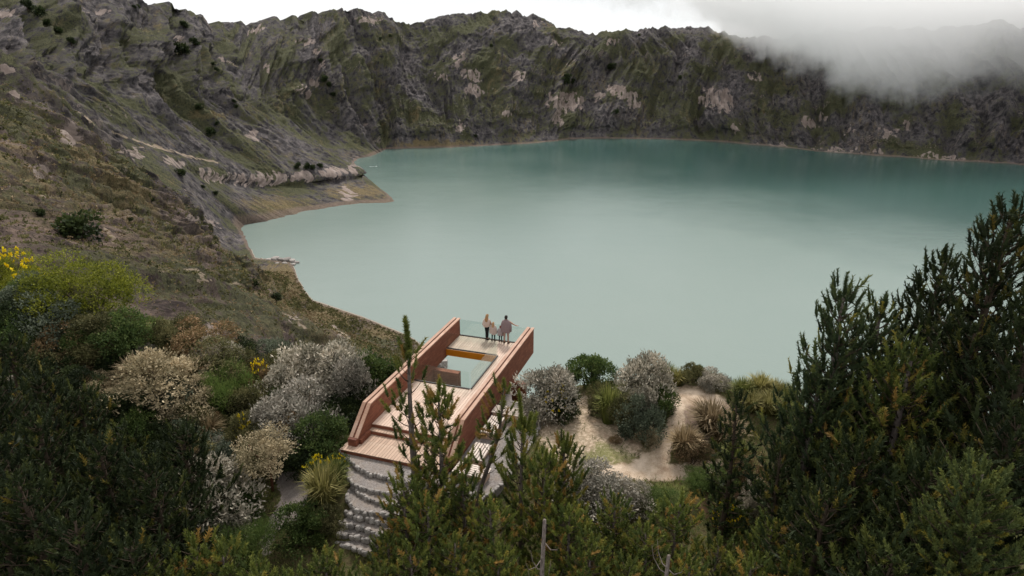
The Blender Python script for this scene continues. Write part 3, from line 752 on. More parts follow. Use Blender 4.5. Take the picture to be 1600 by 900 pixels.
# ------------------------------------------------------------------ gravel, stone edged terraces and slab steps at the landing
m = NT('gravel'); P_ = m.coord('Object')
vor = m.N('ShaderNodeTexVoronoi'); m.put(vor.inputs['Vector'], P_); vor.inputs['Scale'].default_value = 22.0
w = m.noise(P_, 1.2, 4, .6)
c = m.ramp(vor.outputs['Color'], [(0.1, (0.13, 0.115, 0.108)), (0.5, (0.205, 0.184, 0.173)), (0.9, (0.28, 0.255, 0.24))])
c = m.mix(m.ramp(w, [(.45, 0.0), (.68, .6)]), c, (0.24, 0.19, 0.15))
GRAVEL = m.done(m.principled(c, .95, m.bump(vor.outputs['Distance'], -.3, .02), .15))
def stone_mat(name, a, b, c_):
    m = NT(name); P_ = m.coord('Object'); ri = m.N('ShaderNodeObjectInfo').outputs['Random']
    n_ = m.noise(P_, 7.0, 6, .7)
    col = m.ramp(n_, [(.3, a), (.55, b), (.75, c_)])
    col = m.mix(1.0, col, m.ramp(ri, [(0, .7), (1, 1.25)]), 'MULTIPLY')
    return m.done(m.principled(col, .9, m.bump(n_, .6, .04), .2))
STONE = stone_mat('pale_field_stone', (0.17, 0.155, 0.145), (0.36, 0.33, 0.305), (0.56, 0.52, 0.48))
def rock_mesh(name, seed, rough=0.35, sub=2):
    bm = bmesh.new(); bmesh.ops.create_icosphere(bm, subdivisions=sub, radius=0.5)
    r_ = np.random.default_rng(seed); off = r_.uniform(0, 50, 2)
    for v in bm.verts:
        p = v.co.copy()
        k = 1 + rough * float(fbm(np.array(p.x * 2.2 + off[0] + p.z), np.array(p.y * 2.2 + off[1] - p.z * .7), 3))
        q = Vector((max(-.42, min(.42, p.x * k)), max(-.42, min(.42, p.y * k)), max(-.36, min(.36, p.z * k))))
        v.co = q
    me = bpy.data.meshes.new(name); bm.to_mesh(me); bm.free(); me.update(); return me
ROCKS = [rock_mesh('stone', 20 + i, .3, 2) for i in range(6)]
for me in ROCKS: me.materials.append(STONE)
rr = random.Random(4)
def stone_row(parent, pts, size, z, hz=None):
    """stones set end to end along a line, each its own piece"""
    pts = [Vector(p) for p in pts]; out = 0; i = 0; carry = 0
    for a, b_ in zip(pts[:-1], pts[1:]):
        d = b_ - a; ln = d.length
        if ln < 1e-6: continue
        t = carry
        while t < ln:
            s_ = size * rr.uniform(.75, 1.3)
            p = a + d * (t / ln)
            o = link('stone', ROCKS[rr.randrange(6)], None, parent)
            o.location = (p.x + rr.uniform(-.04, .04), p.y + rr.uniform(-.04, .04), z + rr.uniform(-.02, .02) - (hz * .30 if hz else 0))
            o.rotation_euler = (rr.uniform(-.2, .2), rr.uniform(-.2, .2), math.atan2(d.y, d.x) + rr.uniform(-.3, .3))
            o.scale = (s_ * 1.15, size * rr.uniform(.8, 1.1), (hz or size) * rr.uniform(.75, 1.0))
            t += s_ * .98
        carry = t - ln
def px_line(pts, z): return [tuple(on_z(u, v, z)) for u, v in pts]
def smooth_line(pts, n=8):
    P4 = [np.array(p, float) for p in pts]; out = []
    for i in range(len(P4) - 1):
        for j in range(n):
            out.append(hermite(P4[max(i - 1, 0)], P4[i], P4[i + 1], P4[min(i + 2, len(P4) - 1)], j / n))
    out.append(P4[-1]); return out
def terrace(edge_px, close_px, z, depth, label, ssz=.2, group=None):
    e = smooth_line(px_line(edge_px, z)); c_ = px_line(close_px, z)
    poly = [(p[0], p[1]) for p in e] + [(p[0], p[1]) for p in c_]
    root = empty('stone_terrace', (float(e[0][0]), float(e[0][1]), z - depth))
    b = MB(); b.prism([(x - root.location.x, y - root.location.y) for x, y in poly], 0, depth)
    me = b.mesh('gravel_bed'); bm = bmesh.new(); bm.from_mesh(me); bmesh.ops.triangulate(bm, faces=[f for f in bm.faces if len(f.verts) > 4]); bmesh.ops.recalc_face_normals(bm, faces=bm.faces[:]); bm.to_mesh(me); bm.free()
    link('gravel_bed', me, GRAVEL, root)
    stone_row(root, [(p[0] - root.location.x, p[1] - root.location.y, 0) for p in e], ssz, depth + .01, .40)
    tag(root, label, 'terrace', group)
LN = [(640, 724), (700, 735)]
terrace([(531, 702), (546, 718), (566, 733), (590, 741), (640, 752), (700, 758)], [(704, 738), (640, 722), (590, 712), (540, 703)], -.56, .5, 'uppermost curved gravel terrace with stone edge, right below the deck landing')
terrace([(532, 708), (534, 722), (541, 738), (552, 754), (572, 763), (600, 768), (660, 776)], [(665, 755), (600, 742), (566, 733), (546, 718)], -.78, .5, 'second curved gravel terrace below the landing with a double row of stones', .22)
terrace([(552, 760), (566, 772), (585, 781), (620, 788)], [(625, 770), (585, 762), (560, 757)], -.95, .45, 'narrow gravel terrace tucked inside the curve of the crescent terrace')
terrace([(551, 762), (543, 770), (546, 783), (556, 793), (572, 799), (595, 801), (630, 804)], [(632, 788), (600, 784), (575, 776), (560, 766)], -1.12, .45, 'crescent shaped gravel terrace with a pale rounded stone border', .22)
# straight slab steps leading further down
for k, (q, z, lab) in enumerate([
        ([(541, 799), (556, 792), (588, 804), (600, 815), (562, 806)], -1.32, 'top stone slab step right under the crescent terrace'),
        ([(532, 814), (545, 806), (572, 812), (610, 826), (600, 836), (566, 822)], -1.55, 'second slab step below the crescent terrace'),
        ([(530, 832), (535, 817), (565, 824), (612, 836), (590, 846), (560, 836)], -1.8, 'third slab step below the crescent terrace'),
        ([(528, 846), (534, 834), (570, 838), (600, 848), (578, 862), (545, 852)], -2.05, 'fourth slab step, lowest of the stone stairs')]):
    P3 = px_line(q, z); root = empty('slab_step', (P3[0][0], P3[0][1], z - .35))
    cx = sum(p[0] for p in P3) / len(P3); cyy = sum(p[1] for p in P3) / len(P3)
    b = MB(); b.prism([(p[0] - P3[0][0], p[1] - P3[0][1]) for p in P3], 0, .35)
    me = b.mesh('slab'); bm = bmesh.new(); bm.from_mesh(me); bmesh.ops.recalc_face_normals(bm, faces=bm.faces[:])
    bmesh.ops.triangulate(bm, faces=[f for f in bm.faces if len(f.verts) > 4])
    bm.to_mesh(me); bm.free()
    link('slab', me, GRAVEL, root)
    front = [(p[0] - P3[0][0], p[1] - P3[0][1], 0) for p in (P3[0], P3[-1], P3[-2])]
    stone_row(root, front, .26, .35, .42)
    tag(root, lab, 'step')

# ------------------------------------------------------------------ round gravel patio with slatted benches on the open side of the deck
pz = -.6
e = smooth_line(px_line([(800, 628), (822, 636), (838, 650), (842, 664), (836, 682), (822, 705), (800, 735), (775, 765), (740, 785)], pz), 6)
c_ = [tuple(dk(WR + TH + .02, 13.6, pz)), tuple(dk(WR + TH + .02, 4.2, pz))]
root = empty('patio', (0, 28, pz - .4))
b = MB(); b.prism([(p[0], p[1] - 28) for p in e] + [(p[0], p[1] - 28) for p in c_], 0, .42)
me = b.mesh('gravel_bed'); bm = bmesh.new(); bm.from_mesh(me); bmesh.ops.triangulate(bm, faces=[f for f in bm.faces if len(f.verts) > 4]); bmesh.ops.recalc_face_normals(bm, faces=bm.faces[:]); bm.to_mesh(me); bm.free()
link('gravel_bed', me, GRAVEL, root)
stone_row(root, [(p[0], p[1] - 28, 0) for p in e], .2, .40)
root['kind'] = 'structure'
def bench(u, v, ang, ln, dp, label, n=6):
    p = on_z(u, v, pz + .45)
    root = empty('slatted_bench', (p[0], p[1], pz + .02), ang)
    sw = dp / n
    for i in range(n):
        MB().box((-ln / 2, -dp / 2 + i * sw + sw * .16, .39), (ln / 2, -dp / 2 + (i + 1) * sw - sw * .16, .43)).build('slat', SLATW, root)
    for s_ in (-1, 1):
        MB().box((s_ * (ln / 2 - .12) - .04, -dp / 2 + .02, 0), (s_ * (ln / 2 - .12) + .04, dp / 2 - .02, .388)).build('leg', STEPW, root)
    MB().box((-ln / 2 + .16, -dp / 2 + .03, .28), (ln / 2 - .16, -dp / 2 + .06, .386)).build('apron', STEPW, root)
    tag(root, label, 'bench', 'slatted benches around the round patio')
aw = math.atan2(Wv.y, Wv.x); al = math.atan2(Lv.y, Lv.x)
bench(797, 642, aw, 1.7, .75, 'slatted bench at the lake end of the patio by the yellow flowering shrub')
bench(770, 663, al, 1.5, .7, 'slatted bench set lengthwise between the two middle pine tops')
bench(748, 705, al, 1.3, .8, 'slatted bench with slats pointing at the lake, nearest the deck wall foot')
bench(737, 734, aw - .05, 1.5, .8, 'slatted bench across the near end of the parapet foot')
# ------------------------------------------------------------------ foliage
def leaf_mat(name, stops, trans=0.25, rough=0.7, spec=0.2, var=0.25):
    m = NT(name)
    ri = m.N('ShaderNodeObjectInfo').outputs['Random']
    c = m.ramp(m.attr('tint'), [(p_, tuple(min(.8, x * 1.17) for x in c_)) for p_, c_ in stops])
    c = m.mix(1.0, c, m.ramp(ri, [(0, (1 - var, 1 - var, 1 - var)), (1, (1 + var, 1 + var * .9, 1 + var * .6))]), 'MULTIPLY')
    p = m.principled(c, rough, None, spec)
    t = m.N('ShaderNodeBsdfTranslucent'); m.put(t.inputs['Color'], c)
    mx = m.N('ShaderNodeMixShader'); mx.inputs[0].default_value = trans
    m.l.new(p, mx.inputs[1]); m.l.new(t.outputs[0], mx.inputs[2])
    return m.done(mx.outputs[0])
BARK = NT('grey_bark'); _p = BARK.coord('Object'); _n = BARK.noise(BARK.mapv(_p, (9, 9, 2.2)), 2.0, 6, .7)
BARK = BARK.done(BARK.principled(BARK.ramp(_n, [(.3, (0.060, 0.048, 0.042)), (.55, (0.17, 0.14, 0.125)), (.75, (0.28, 0.24, 0.22))]), .9, BARK.bump(_n, .8, .05), .15))
REDBARK = NT('red_bark'); _p = REDBARK.coord('Object'); _n = REDBARK.noise(_p, 14.0, 5, .7)
REDBARK = REDBARK.done(REDBARK.principled(REDBARK.ramp(_n, [(.3, (0.07, 0.03, 0.018)), (.7, (0.20, 0.085, 0.05))]), .85, None, .2))
TWIG = NT('dark_twig'); TWIG = TWIG.done(TWIG.principled((0.07, 0.052, 0.038), .9, None, .1))
LEAF = dict(
    silver=leaf_mat('silver_leaf', [(0, (0.060, 0.062, 0.042)), (.35, (0.19, 0.18, 0.145)), (.7, (0.37, 0.335, 0.28)), (1, (0.52, 0.46, 0.39))], .15),
    beige=leaf_mat('beige_leaf', [(0, (0.075, 0.066, 0.035)), (.4, (0.20, 0.17, 0.105)), (.75, (0.40, 0.33, 0.22)), (1, (0.52, 0.43, 0.30))], .2),
    olive=leaf_mat('olive_leaf', [(0, (0.022, 0.026, 0.010)), (.5, (0.085, 0.085, 0.034)), (1, (0.20, 0.18, 0.085))], .25),
    green=leaf_mat('green_leaf', [(0, (0.012, 0.022, 0.007)), (.5, (0.050, 0.082, 0.022)), (1, (0.13, 0.165, 0.05))], .25),
    lime=leaf_mat('yellow_green_leaf', [(0, (0.030, 0.042, 0.005)), (.5, (0.150, 0.170, 0.016)), (1, (0.32, 0.32, 0.04))], .3),
    blue=leaf_mat('blue_green_leaf', [(0, (0.020, 0.028, 0.016)), (.5, (0.078, 0.098, 0.065)), (1, (0.18, 0.20, 0.14))], .2),
    rust=leaf_mat('rusty_leaf', [(0, (0.045, 0.032, 0.016)), (.5, (0.13, 0.095, 0.045)), (.8, (0.26, 0.165, 0.095)), (1, (0.36, 0.23, 0.14))], .2),
    dark=leaf_mat('dark_green_leaf', [(0, (0.006, 0.010, 0.004)), (.5, (0.022, 0.034, 0.012)), (1, (0.060, 0.080, 0.025))], .2),
    fern=leaf_mat('fine_green_leaf', [(0, (0.020, 0.040, 0.010)), (.5, (0.085, 0.135, 0.032)), (1, (0.20, 0.24, 0.075))], .3),
    grass=leaf_mat('tussock_blade', [(0, (0.050, 0.050, 0.014)), (.45, (0.17, 0.16, 0.050)), (1, (0.38, 0.33, 0.15))], .3),
    dry=leaf_mat('dry_tussock_blade', [(0, (0.070, 0.050, 0.022)), (.45, (0.22, 0.16, 0.085)), (1, (0.46, 0.36, 0.23))], .25),
    sedge=leaf_mat('green_tussock_blade', [(0, (0.030, 0.042, 0.010)), (.45, (0.105, 0.125, 0.032)), (1, (0.26, 0.26, 0.085))], .3),
    yellow=leaf_mat('yellow_petal', [(0, (0.55, 0.36, 0.006)), (1, (0.80, 0.60, 0.02))], .25),
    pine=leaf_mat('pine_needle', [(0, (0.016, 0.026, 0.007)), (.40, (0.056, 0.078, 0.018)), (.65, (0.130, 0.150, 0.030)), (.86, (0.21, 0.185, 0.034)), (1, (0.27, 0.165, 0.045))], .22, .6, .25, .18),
    darkshadepine=leaf_mat('dark_shaded_pine_needle', [(0, (0.007, 0.012, 0.005)), (.45, (0.024, 0.035, 0.011)), (.78, (0.075, 0.083, 0.017)), (1, (0.17, 0.125, 0.025))], .15, .65, .2, .18),  # dark needles, with the shade of the grove put into the colour
    bluepine=leaf_mat('blue_green_pine_needle', [(0, (0.012, 0.021, 0.010)), (.45, (0.044, 0.064, 0.025)), (.8, (0.115, 0.135, 0.038)), (1, (0.21, 0.18, 0.03))], .18, .65, .2, .18),
)
def unit(v): return v / (np.linalg.norm(v, axis=-1, keepdims=True) + 1e-9)
def leaf_quads(P, D, ln, wd, rg):
    """one rhombic leaf per row: P base points, D directions"""
    n = len(P)
    A = unit(np.cross(D, rg.normal(size=(n, 3))))
    ln = np.broadcast_to(ln, (n,))[:, None]; wd = np.broadcast_to(wd, (n,))[:, None]
    V = np.stack([P, P + D * ln * .5 + A * wd * .5, P + D * ln, P + D * ln * .5 - A * wd * .5], 1).reshape(-1, 3)
    F = np.arange(n * 4).reshape(n, 4)
    return V, F
def shrub_mesh(name, seed, W=2.6, H=1.9, lobes=14, sprigs=900, per=6, leaf=.11, wide=.055, flat=1.0, upright=.35):
    rg = np.random.default_rng(seed)
    a = rg.uniform(0, 2 * np.pi, lobes); rr_ = np.sqrt(rg.uniform(0, 1, lobes)) * W * .40
    Cc = np.stack([rr_ * np.cos(a), rr_ * np.sin(a), H * (rg.uniform(.22, .80, lobes) * (1.15 - .75 * (rr_ / (W * .40)) ** 2 * .6))], 1)
    Rr = rg.uniform(.09, .25, lobes) * W
    which = rg.integers(0, lobes, sprigs)
    d = unit(rg.normal(size=(sprigs, 3)) + np.array([0, 0, .45]))
    P = Cc[which] + d * (Rr[which] * rg.uniform(.72, 1.16, sprigs))[:, None] * np.array([1, 1, .85 * flat])
    P[:, 2] = np.maximum(P[:, 2], .03)
    # sink what lies deep inside another lobe
    dd = np.linalg.norm(P[:, None, :] - Cc[None], axis=2) / Rr[None]
    keep = dd.min(1) > .62
    P, d, which = P[keep], d[keep], which[keep]
    n = len(P)
    Pl = np.repeat(P, per, 0) + rg.normal(size=(n * per, 3)) * leaf * .55
    Dl = unit(np.repeat(d, per, 0) * .8 + rg.normal(size=(n * per, 3)) * .75 + np.array([0, 0, upright]))
    V, F = leaf_quads(Pl, Dl, leaf * rg.uniform(.7, 1.3, n * per), wide * rg.uniform(.7, 1.3, n * per), rg)
    sp = np.repeat(rg.normal(.0, .16, n), per) + np.repeat(rg.normal(0, .12, lobes)[which], per)
    hgt = np.clip(Pl[:, 2] / H, 0, 1)
    t = np.clip(.50 + sp + .12 * (hgt - .5) + rg.normal(0, .10, n * per), 0, 1)
    me = mesh_np(name, V, F, dict(tint=np.repeat(t, 4)))
    st = MB()
    for k in range(7):
        c_ = Cc[k % lobes]
        st.tube([(0.12 * math.cos(k), .12 * math.sin(k), -.15), (c_[0] * .45, c_[1] * .45, c_[2] * .55), tuple(c_)], [.045, .03, .012], 5)
    return me, st.mesh('stem', True)
def tuft_mesh(name, seed, W=1.2, H=1.1, blades=420, wd=.018, droop=.7):
    rg = np.random.default_rng(seed); n = blades
    a = rg.uniform(0, 2 * np.pi, n); b0 = np.sqrt(rg.uniform(0, 1, n)) * W * .16
    base = np.stack([b0 * np.cos(a), b0 * np.sin(a), np.full(n, -.03)], 1)
    a2 = a + rg.normal(0, .5, n); out = np.stack([np.cos(a2), np.sin(a2), np.zeros(n)], 1)
    L = H * rg.uniform(.6, 1.1, n); sp = rg.uniform(.12, 1.0, n) * W * .5
    side = np.stack([-np.sin(a2), np.cos(a2), np.zeros(n)], 1) * (wd * rg.uniform(.7, 1.4, n))[:, None]
    mid = base + out * (sp * .38)[:, None] + np.array([0, 0, 1.]) * (L * .62)[:, None]
    tip = base + out * sp[:, None] + np.array([0, 0, 1.]) * (L * (1.0 - droop * .55 * (sp / (W * .5)) ** 1.5))[:, None]
    V = np.stack([base - side, base + side, mid + side * .8, mid - side * .8, tip], 1).reshape(-1, 3)
    i = np.arange(n)[:, None] * 5
    F = np.concatenate([np.concatenate([i, i + 1, i + 2], 1), np.concatenate([i, i + 2, i + 3], 1), np.concatenate([i + 3, i + 2, i + 4], 1)], 0)
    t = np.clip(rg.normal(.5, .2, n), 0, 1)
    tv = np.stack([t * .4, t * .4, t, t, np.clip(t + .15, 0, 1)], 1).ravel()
    return mesh_np(name, V, F, dict(tint=tv))
SHR = {}
def shr_variants(kind, n=3, **k):
    L = []
    for i in range(n):
        f, s_ = shrub_mesh('foliage', sum(map(ord, kind)) * 10 + i, **k)
        f.materials.append(LEAF[kind]); s_.materials.append(TWIG); L.append((f, s_))
    SHR[kind] = L
shr_variants('silver', 3, lobes=20, sprigs=2200, per=5, leaf=.12, wide=.050)
shr_variants('beige', 2, lobes=18, sprigs=1900, per=5, leaf=.11, wide=.045)
shr_variants('olive', 3, lobes=18, sprigs=1800, per=5, leaf=.11, wide=.045)
shr_variants('green', 3, lobes=15, sprigs=1700, per=5, leaf=.12, wide=.06)
shr_variants('lime', 2, lobes=34, sprigs=6500, per=5, leaf=.062, wide=.026, H=1.7)
shr_variants('blue', 3, lobes=16, sprigs=1700, per=5, leaf=.11, wide=.05)
shr_variants('rust', 2, lobes=18, sprigs=1700, per=5, leaf=.10, wide=.04)
shr_variants('dark', 3, lobes=16, sprigs=1800, per=5, leaf=.12, wide=.06)
shr_variants('fern', 2, lobes=12, sprigs=1600, per=6, leaf=.20, wide=.018, upright=.9)
TUF = {k: [tuft_mesh('blades', 900 + sum(map(ord, k)) + i, W=1.3, H=1.05, blades=520, wd=.016) for i in range(3)] for k in ('grass', 'dry', 'sedge')}
for k, L in TUF.items():
    for me in L: me.materials.append(LEAF[k])
def flower_mesh(seed, W=1.6, H=1.0, heads=46, size=.12, up=.7):
    rg = np.random.default_rng(seed); n = heads * 7
    a = rg.uniform(0, 2 * np.pi, heads); r_ = np.sqrt(rg.uniform(0, 1, heads)) * .5
    c_ = np.stack([r_ * np.cos(a) * W, r_ * np.sin(a) * W, H * np.sqrt(np.clip(1.02 - (r_ * 1.75) ** 2, .05, 1)) * rg.uniform(.85, 1.08, heads)], 1)
    P = np.repeat(c_, 7, 0); D = unit(rg.normal(size=(n, 3)) + np.array([0, 0, .5]))
    V, F = leaf_quads(P, D, size * .62, size * .5, rg)
    me = mesh_np('blossom', V, F, dict(tint=np.repeat(rg.uniform(0, 1, n), 4))); me.materials.append(LEAF['yellow']); return me
FLW = [flower_mesh(50 + i) for i in range(3)]
pr = random.Random(11)
SPECIAL = []          # (x, y, short description) of the plants that can be singled out
CUTS = (' at ', ' in ', ' beside ', ' below ', ' with ', ' standing ', ' under ', ' next ', ' between ', ' behind ', ' against ', ' inside ', ' along ', ' on ', ' amid ', ' squeezed ', ' reaching ', ' touching ', ' above ', ' full ', ' from ', ' overhanging ', ' alone ', ' among ', ' just ', ' seen ', ' rising ', ' hiding ', ' directly ')
def short(lab):
    k = min([lab.find(c_) for c_ in CUTS if c_ in lab] + [len(lab)])
    return lab[:k]
def beside(x, y):
    return min(SPECIAL, key=lambda q: (q[0] - x) ** 2 + (q[1] - y) ** 2)[2]
def plant_at(p, w, h, kind, label, cat, group=None, flowers=0, name=None, rz=None):
    rz = pr.uniform(0, 6.28) if rz is None else rz
    if kind in TUF:
        root = empty(name or 'grass_tussock', p, rz)
        me = TUF[kind][pr.randrange(3)]
        o = link('blades', me, None, root); o.scale = (w / 1.15, w / 1.15, h / 1.0)
    else:
        root = empty(name or 'shrub', p, rz)
        f, s_ = SHR[kind][pr.randrange(len(SHR[kind]))]
        for n_, me in (('foliage', f), ('stem', s_)):
            o = link(n_, me, None, root); o.scale = (w / 2.5, w / 2.5 * pr.uniform(.9, 1.1), h / 1.75)
    if flowers:
        o = link('blossom', FLW[pr.randrange(3)], None, root); o.scale = (w / 1.5 * flowers, w / 1.5 * flowers, h * 1.10)
    if group is None and len(short(label).split()) > 2: SPECIAL.append((p[0], p[1], short(label)))
    if group is None: pass
    elif 'FILL' in label: label = label.replace('FILL', beside(p[0], p[1]))
    tag(root, label, cat, group)
    return root
def plant(u, v, wpx, hpx, kind, label, cat='shrub', group=None, flowers=0, name=None):
    p = g_at(u, v); sl = float(np.linalg.norm(p - np.array([0, 0, CAM_H])))
    p = np.array([p[0], p[1], float(ground(p[0], p[1])) - .05])
    return plant_at(p, wpx * sl / FPX, hpx * sl / FPX * 1.0, kind, label, cat, group, flowers, name)

# shrubs one can single out, left to right
G1 = 'shrubs of the thicket on the inland slope'
plant(132, 498, 140, 82, 'lime', 'large bright yellow-green dome shrub at the top of the inland thicket')
plant(20, 470, 80, 60, 'lime', 'yellow-green shrub with yellow flowers beside the large dome shrub', flowers=.9)
plant(55, 500, 70, 50, 'blue', 'blue-green shrub under the yellow flowering shrub at the thicket edge')
plant(95, 530, 90, 55, 'blue', 'wide blue-green shrub below the large yellow-green dome shrub')
plant(165, 545, 80, 50, 'olive', 'olive shrub below the large yellow-green dome shrub')
plant(205, 545, 70, 48, 'green', 'green shrub between the yellow-green dome and the rust topped shrub')
plant(255, 550, 60, 42, 'olive', 'small olive shrub next to the rust topped shrub')
plant(312, 562, 105, 58, 'rust', 'rust brown topped shrub standing against the bare brown ravine')
plant(262, 628, 120, 78, 'beige', 'broad cream leaved shrub in the middle of the inland thicket')
plant(305, 655, 85, 55, 'beige', 'smaller cream leaved shrub below the broad cream one')
plant(350, 590, 90, 50, 'olive', 'olive shrub behind the feathery bright green bush')
plant(365, 648, 72, 72, 'fern', 'feathery bright green bush amid grey shrubs')
plant(410, 612, 60, 46, 'rust', 'brownish shrub with a few yellow flowers behind the silver shrubs', flowers=.5)
plant(395, 660, 70, 55, 'olive', 'olive shrub squeezed between feathery bush and silver shrubs')
plant(512, 625, 118, 84, 'silver', 'tallest silver grey shrub beside the closed deck parapet')
plant(452, 632, 84, 66, 'silver', 'silver grey shrub on the inland side of the tallest silver one')
plant(462, 690, 118, 78, 'silver', 'lower wide silver grey shrub in front of the tallest silver one')
plant(545, 640, 76, 80, 'silver', 'silver grey shrub touching the dark bushes by the parapet')
plant(592, 615, 78, 62, 'green', 'dark leaved shrub reaching over the deck parapet middle')
plant(556, 640, 60, 58, 'dark', 'dark green bush against the outer face of the parapet')
plant(530, 672, 74, 46, 'dark', 'dark green bush at the bend of the parapet')
plant(505, 712, 78, 58, 'green', 'broad green shrub next to the parapet end pier')
plant(470, 735, 60, 44, 'dark', 'dark shrub behind the gravel path bend')
plant(545, 668, 50, 40, 'dark', 'small dark shrub tight against the parapet slope')
plant(330, 690, 40, 46, 'dry', 'straw coloured tussock in the inland thicket', 'grass')
plant(385, 700, 66, 50, 'olive', 'olive shrub with yellow flowers above the path', flowers=.45)
plant(350, 728, 60, 42, 'blue', 'blue-green shrub behind the small red stemmed tree')
plant(395, 745, 66, 44, 'olive', 'olive shrub at the foot of the small red stemmed tree')
plant(330, 832, 132, 92, 'silver', 'large silver leaved shrub inside the curve of the gravel path')
plant(262, 868, 110, 80, 'blue', 'grey green shrub beside the large silver one inside the path curve')
plant(362, 800, 60, 40, 'green', 'low green shrub inside the bend of the gravel path')
plant(386, 795, 50, 34, 'green', 'low green cushion along the kerb of the gravel path')
plant(388, 826, 46, 34, 'green', 'low green cushion at the narrow part of the gravel path')
plant(385, 878, 80, 62, 'fern', 'feathery lime green bush beside the lower gravel path', name='shrub')
plant(470, 850, 72, 54, 'green', 'rounded dark green shrub between path and stone steps')
plant(508, 800, 58, 82, 'grass', 'large yellow-green tussock between gravel path and stone terraces', 'grass')
plant(522, 772, 50, 60, 'sedge', 'green tussock beside the upper stone terrace', 'grass')
plant(500, 762, 44, 48, 'green', 'yellow flowering herb beside the upper stone terrace', 'flowers', flowers=1.0)
plant(528, 745, 34, 34, 'green', 'yellow flowering herb just below the landing corner', 'flowers', flowers=.9)
plant(515, 835, 46, 40, 'olive', 'olive shrub beside the slab steps')
# lake side of the deck
plant(855, 648, 96, 70, 'silver', 'grey shrub with yellow flowers beside the patio and deck wall', flowers=0)
plant(870, 652, 66, 50, 'dark', 'dark leaved shrub full of yellow flowers under the grey shrub', flowers=.8)
plant(920, 606, 76, 58, 'green', 'rounded green shrub on the brink above the lake')
plant(950, 660, 44, 68, 'sedge', 'tall green tussock in front of the rounded green shrub', 'grass')
plant(935, 645, 40, 44, 'olive', 'olive shrub beside the tall green tussock')
plant(1002, 640, 82, 82, 'silver', 'tall grey shrub between clearing and sandy mound')
plant(1000, 685, 72, 66, 'blue', 'green grey shrub under the tall grey one')
plant(1028, 650, 50, 44, 'green', 'green shrub at the foot of the sandy mound')
plant(972, 672, 46, 52, 'olive', 'olive shrub at the clearing edge beside the grey shrub')
plant(1012, 698, 38, 34, 'beige', 'small pale shrub at the clearing edge')
plant(1036, 600, 40, 38, 'sedge', 'green tussock on the brink behind the tall grey shrub', 'grass')
plant(1056, 600, 34, 28, 'grass', 'yellowish tussock at the top of the sandy mound', 'grass')
plant(1078, 598, 36, 30, 'olive', 'olive shrub on the brink behind the sandy mound')
plant(1092, 594, 24, 26, 'green', 'small upright green shrub on the brink behind the mound')
plant(1112, 606, 44, 26, 'silver', 'low grey shrub at the lakeward edge of the mound')
plant(1108, 672, 66, 50, 'dry', 'large dry tussock overhanging the brown side of the mound', 'grass')
plant(1132, 690, 66, 44, 'dry', 'dry tussock beside the small dark pine', 'grass')
plant(1068, 708, 54, 44, 'dry', 'dry tussock at the fork of the sandy paths', 'grass')
plant(1080, 725, 54, 40, 'rust', 'brown shrub at the fork of the sandy paths')
plant(1150, 735, 50, 52, 'sedge', 'green tussock at the end of the sandy path', 'grass')
plant(1170, 762, 56, 50, 'rust', 'brownish shrub below the sandy path end')
plant(1112, 770, 60, 34, 'green', 'low green shrub on the bank below the sandy path')
plant(1085, 758, 46, 24, 'fern', 'low bright green bush on the bank below the sandy path')
for k, (u, v, w, h) in enumerate([(1160, 622, 40, 34), (1185, 618, 44, 36), (1210, 625, 40, 34), (1232, 632, 40, 36), (1172, 640, 44, 30), (1200, 645, 46, 34), (1225, 655, 44, 36), (1255, 630, 44, 40)]):
    plant(u, v, w, h, 'grass' if k % 3 else 'sedge', 'tussock in the grassy strip behind the small dark pine', 'grass', 'tussocks of the grassy strip')
plant(925, 795, 110, 58, 'silver', 'wide grey shrub below the sandy path among the pines')
plant(985, 800, 62, 44, 'silver', 'small grey shrub below the lawn patch')
plant(1035, 800, 66, 30, 'fern', 'low bright green bush below the lawn patch')
plant(1180, 815, 50, 54, 'silver', 'grey shrub at the foot of the great right hand pines')
plant(1135, 830, 56, 40, 'green', 'yellow flowering herb under the great pines', 'flowers', flowers=.9)
plant(960, 692, 20, 14, 'rust', 'tiny brown plant alone on the clearing')
# small tree with a red stem by the path
def small_tree(u, vb, label):
    p = g_at(u, vb); root = empty('small_tree', (p[0], p[1], float(ground(p[0], p[1])) - .05))
    b = MB(); b.tube([(0, 0, -.1), (.03, .02, .9), (-.05, .05, 1.7)], [.075, .06, .045], 7)
    b.tube([(-.02, .03, 1.2), (.4, .1, 1.9), (.6, .2, 2.4)], [.04, .03, .015], 5); b.tube([(-.04, .05, 1.5), (-.5, -.1, 2.0), (-.7, -.1, 2.5)], [.04, .03, .015], 5)
    b.tube([(-.05, .05, 1.6), (.1, .3, 2.3)], [.04, .015], 5)
    b.build('trunk', REDBARK, root, True)
    f, s_ = SHR['beige'][1]
    o = link('crown', f, None, root, (0, 0, 1.3)); o.scale = (1.0, 1.0, .85)
    tag(root, label, 'tree')
small_tree(426, 768, 'small tree with slim red trunk standing beside the gravel path')
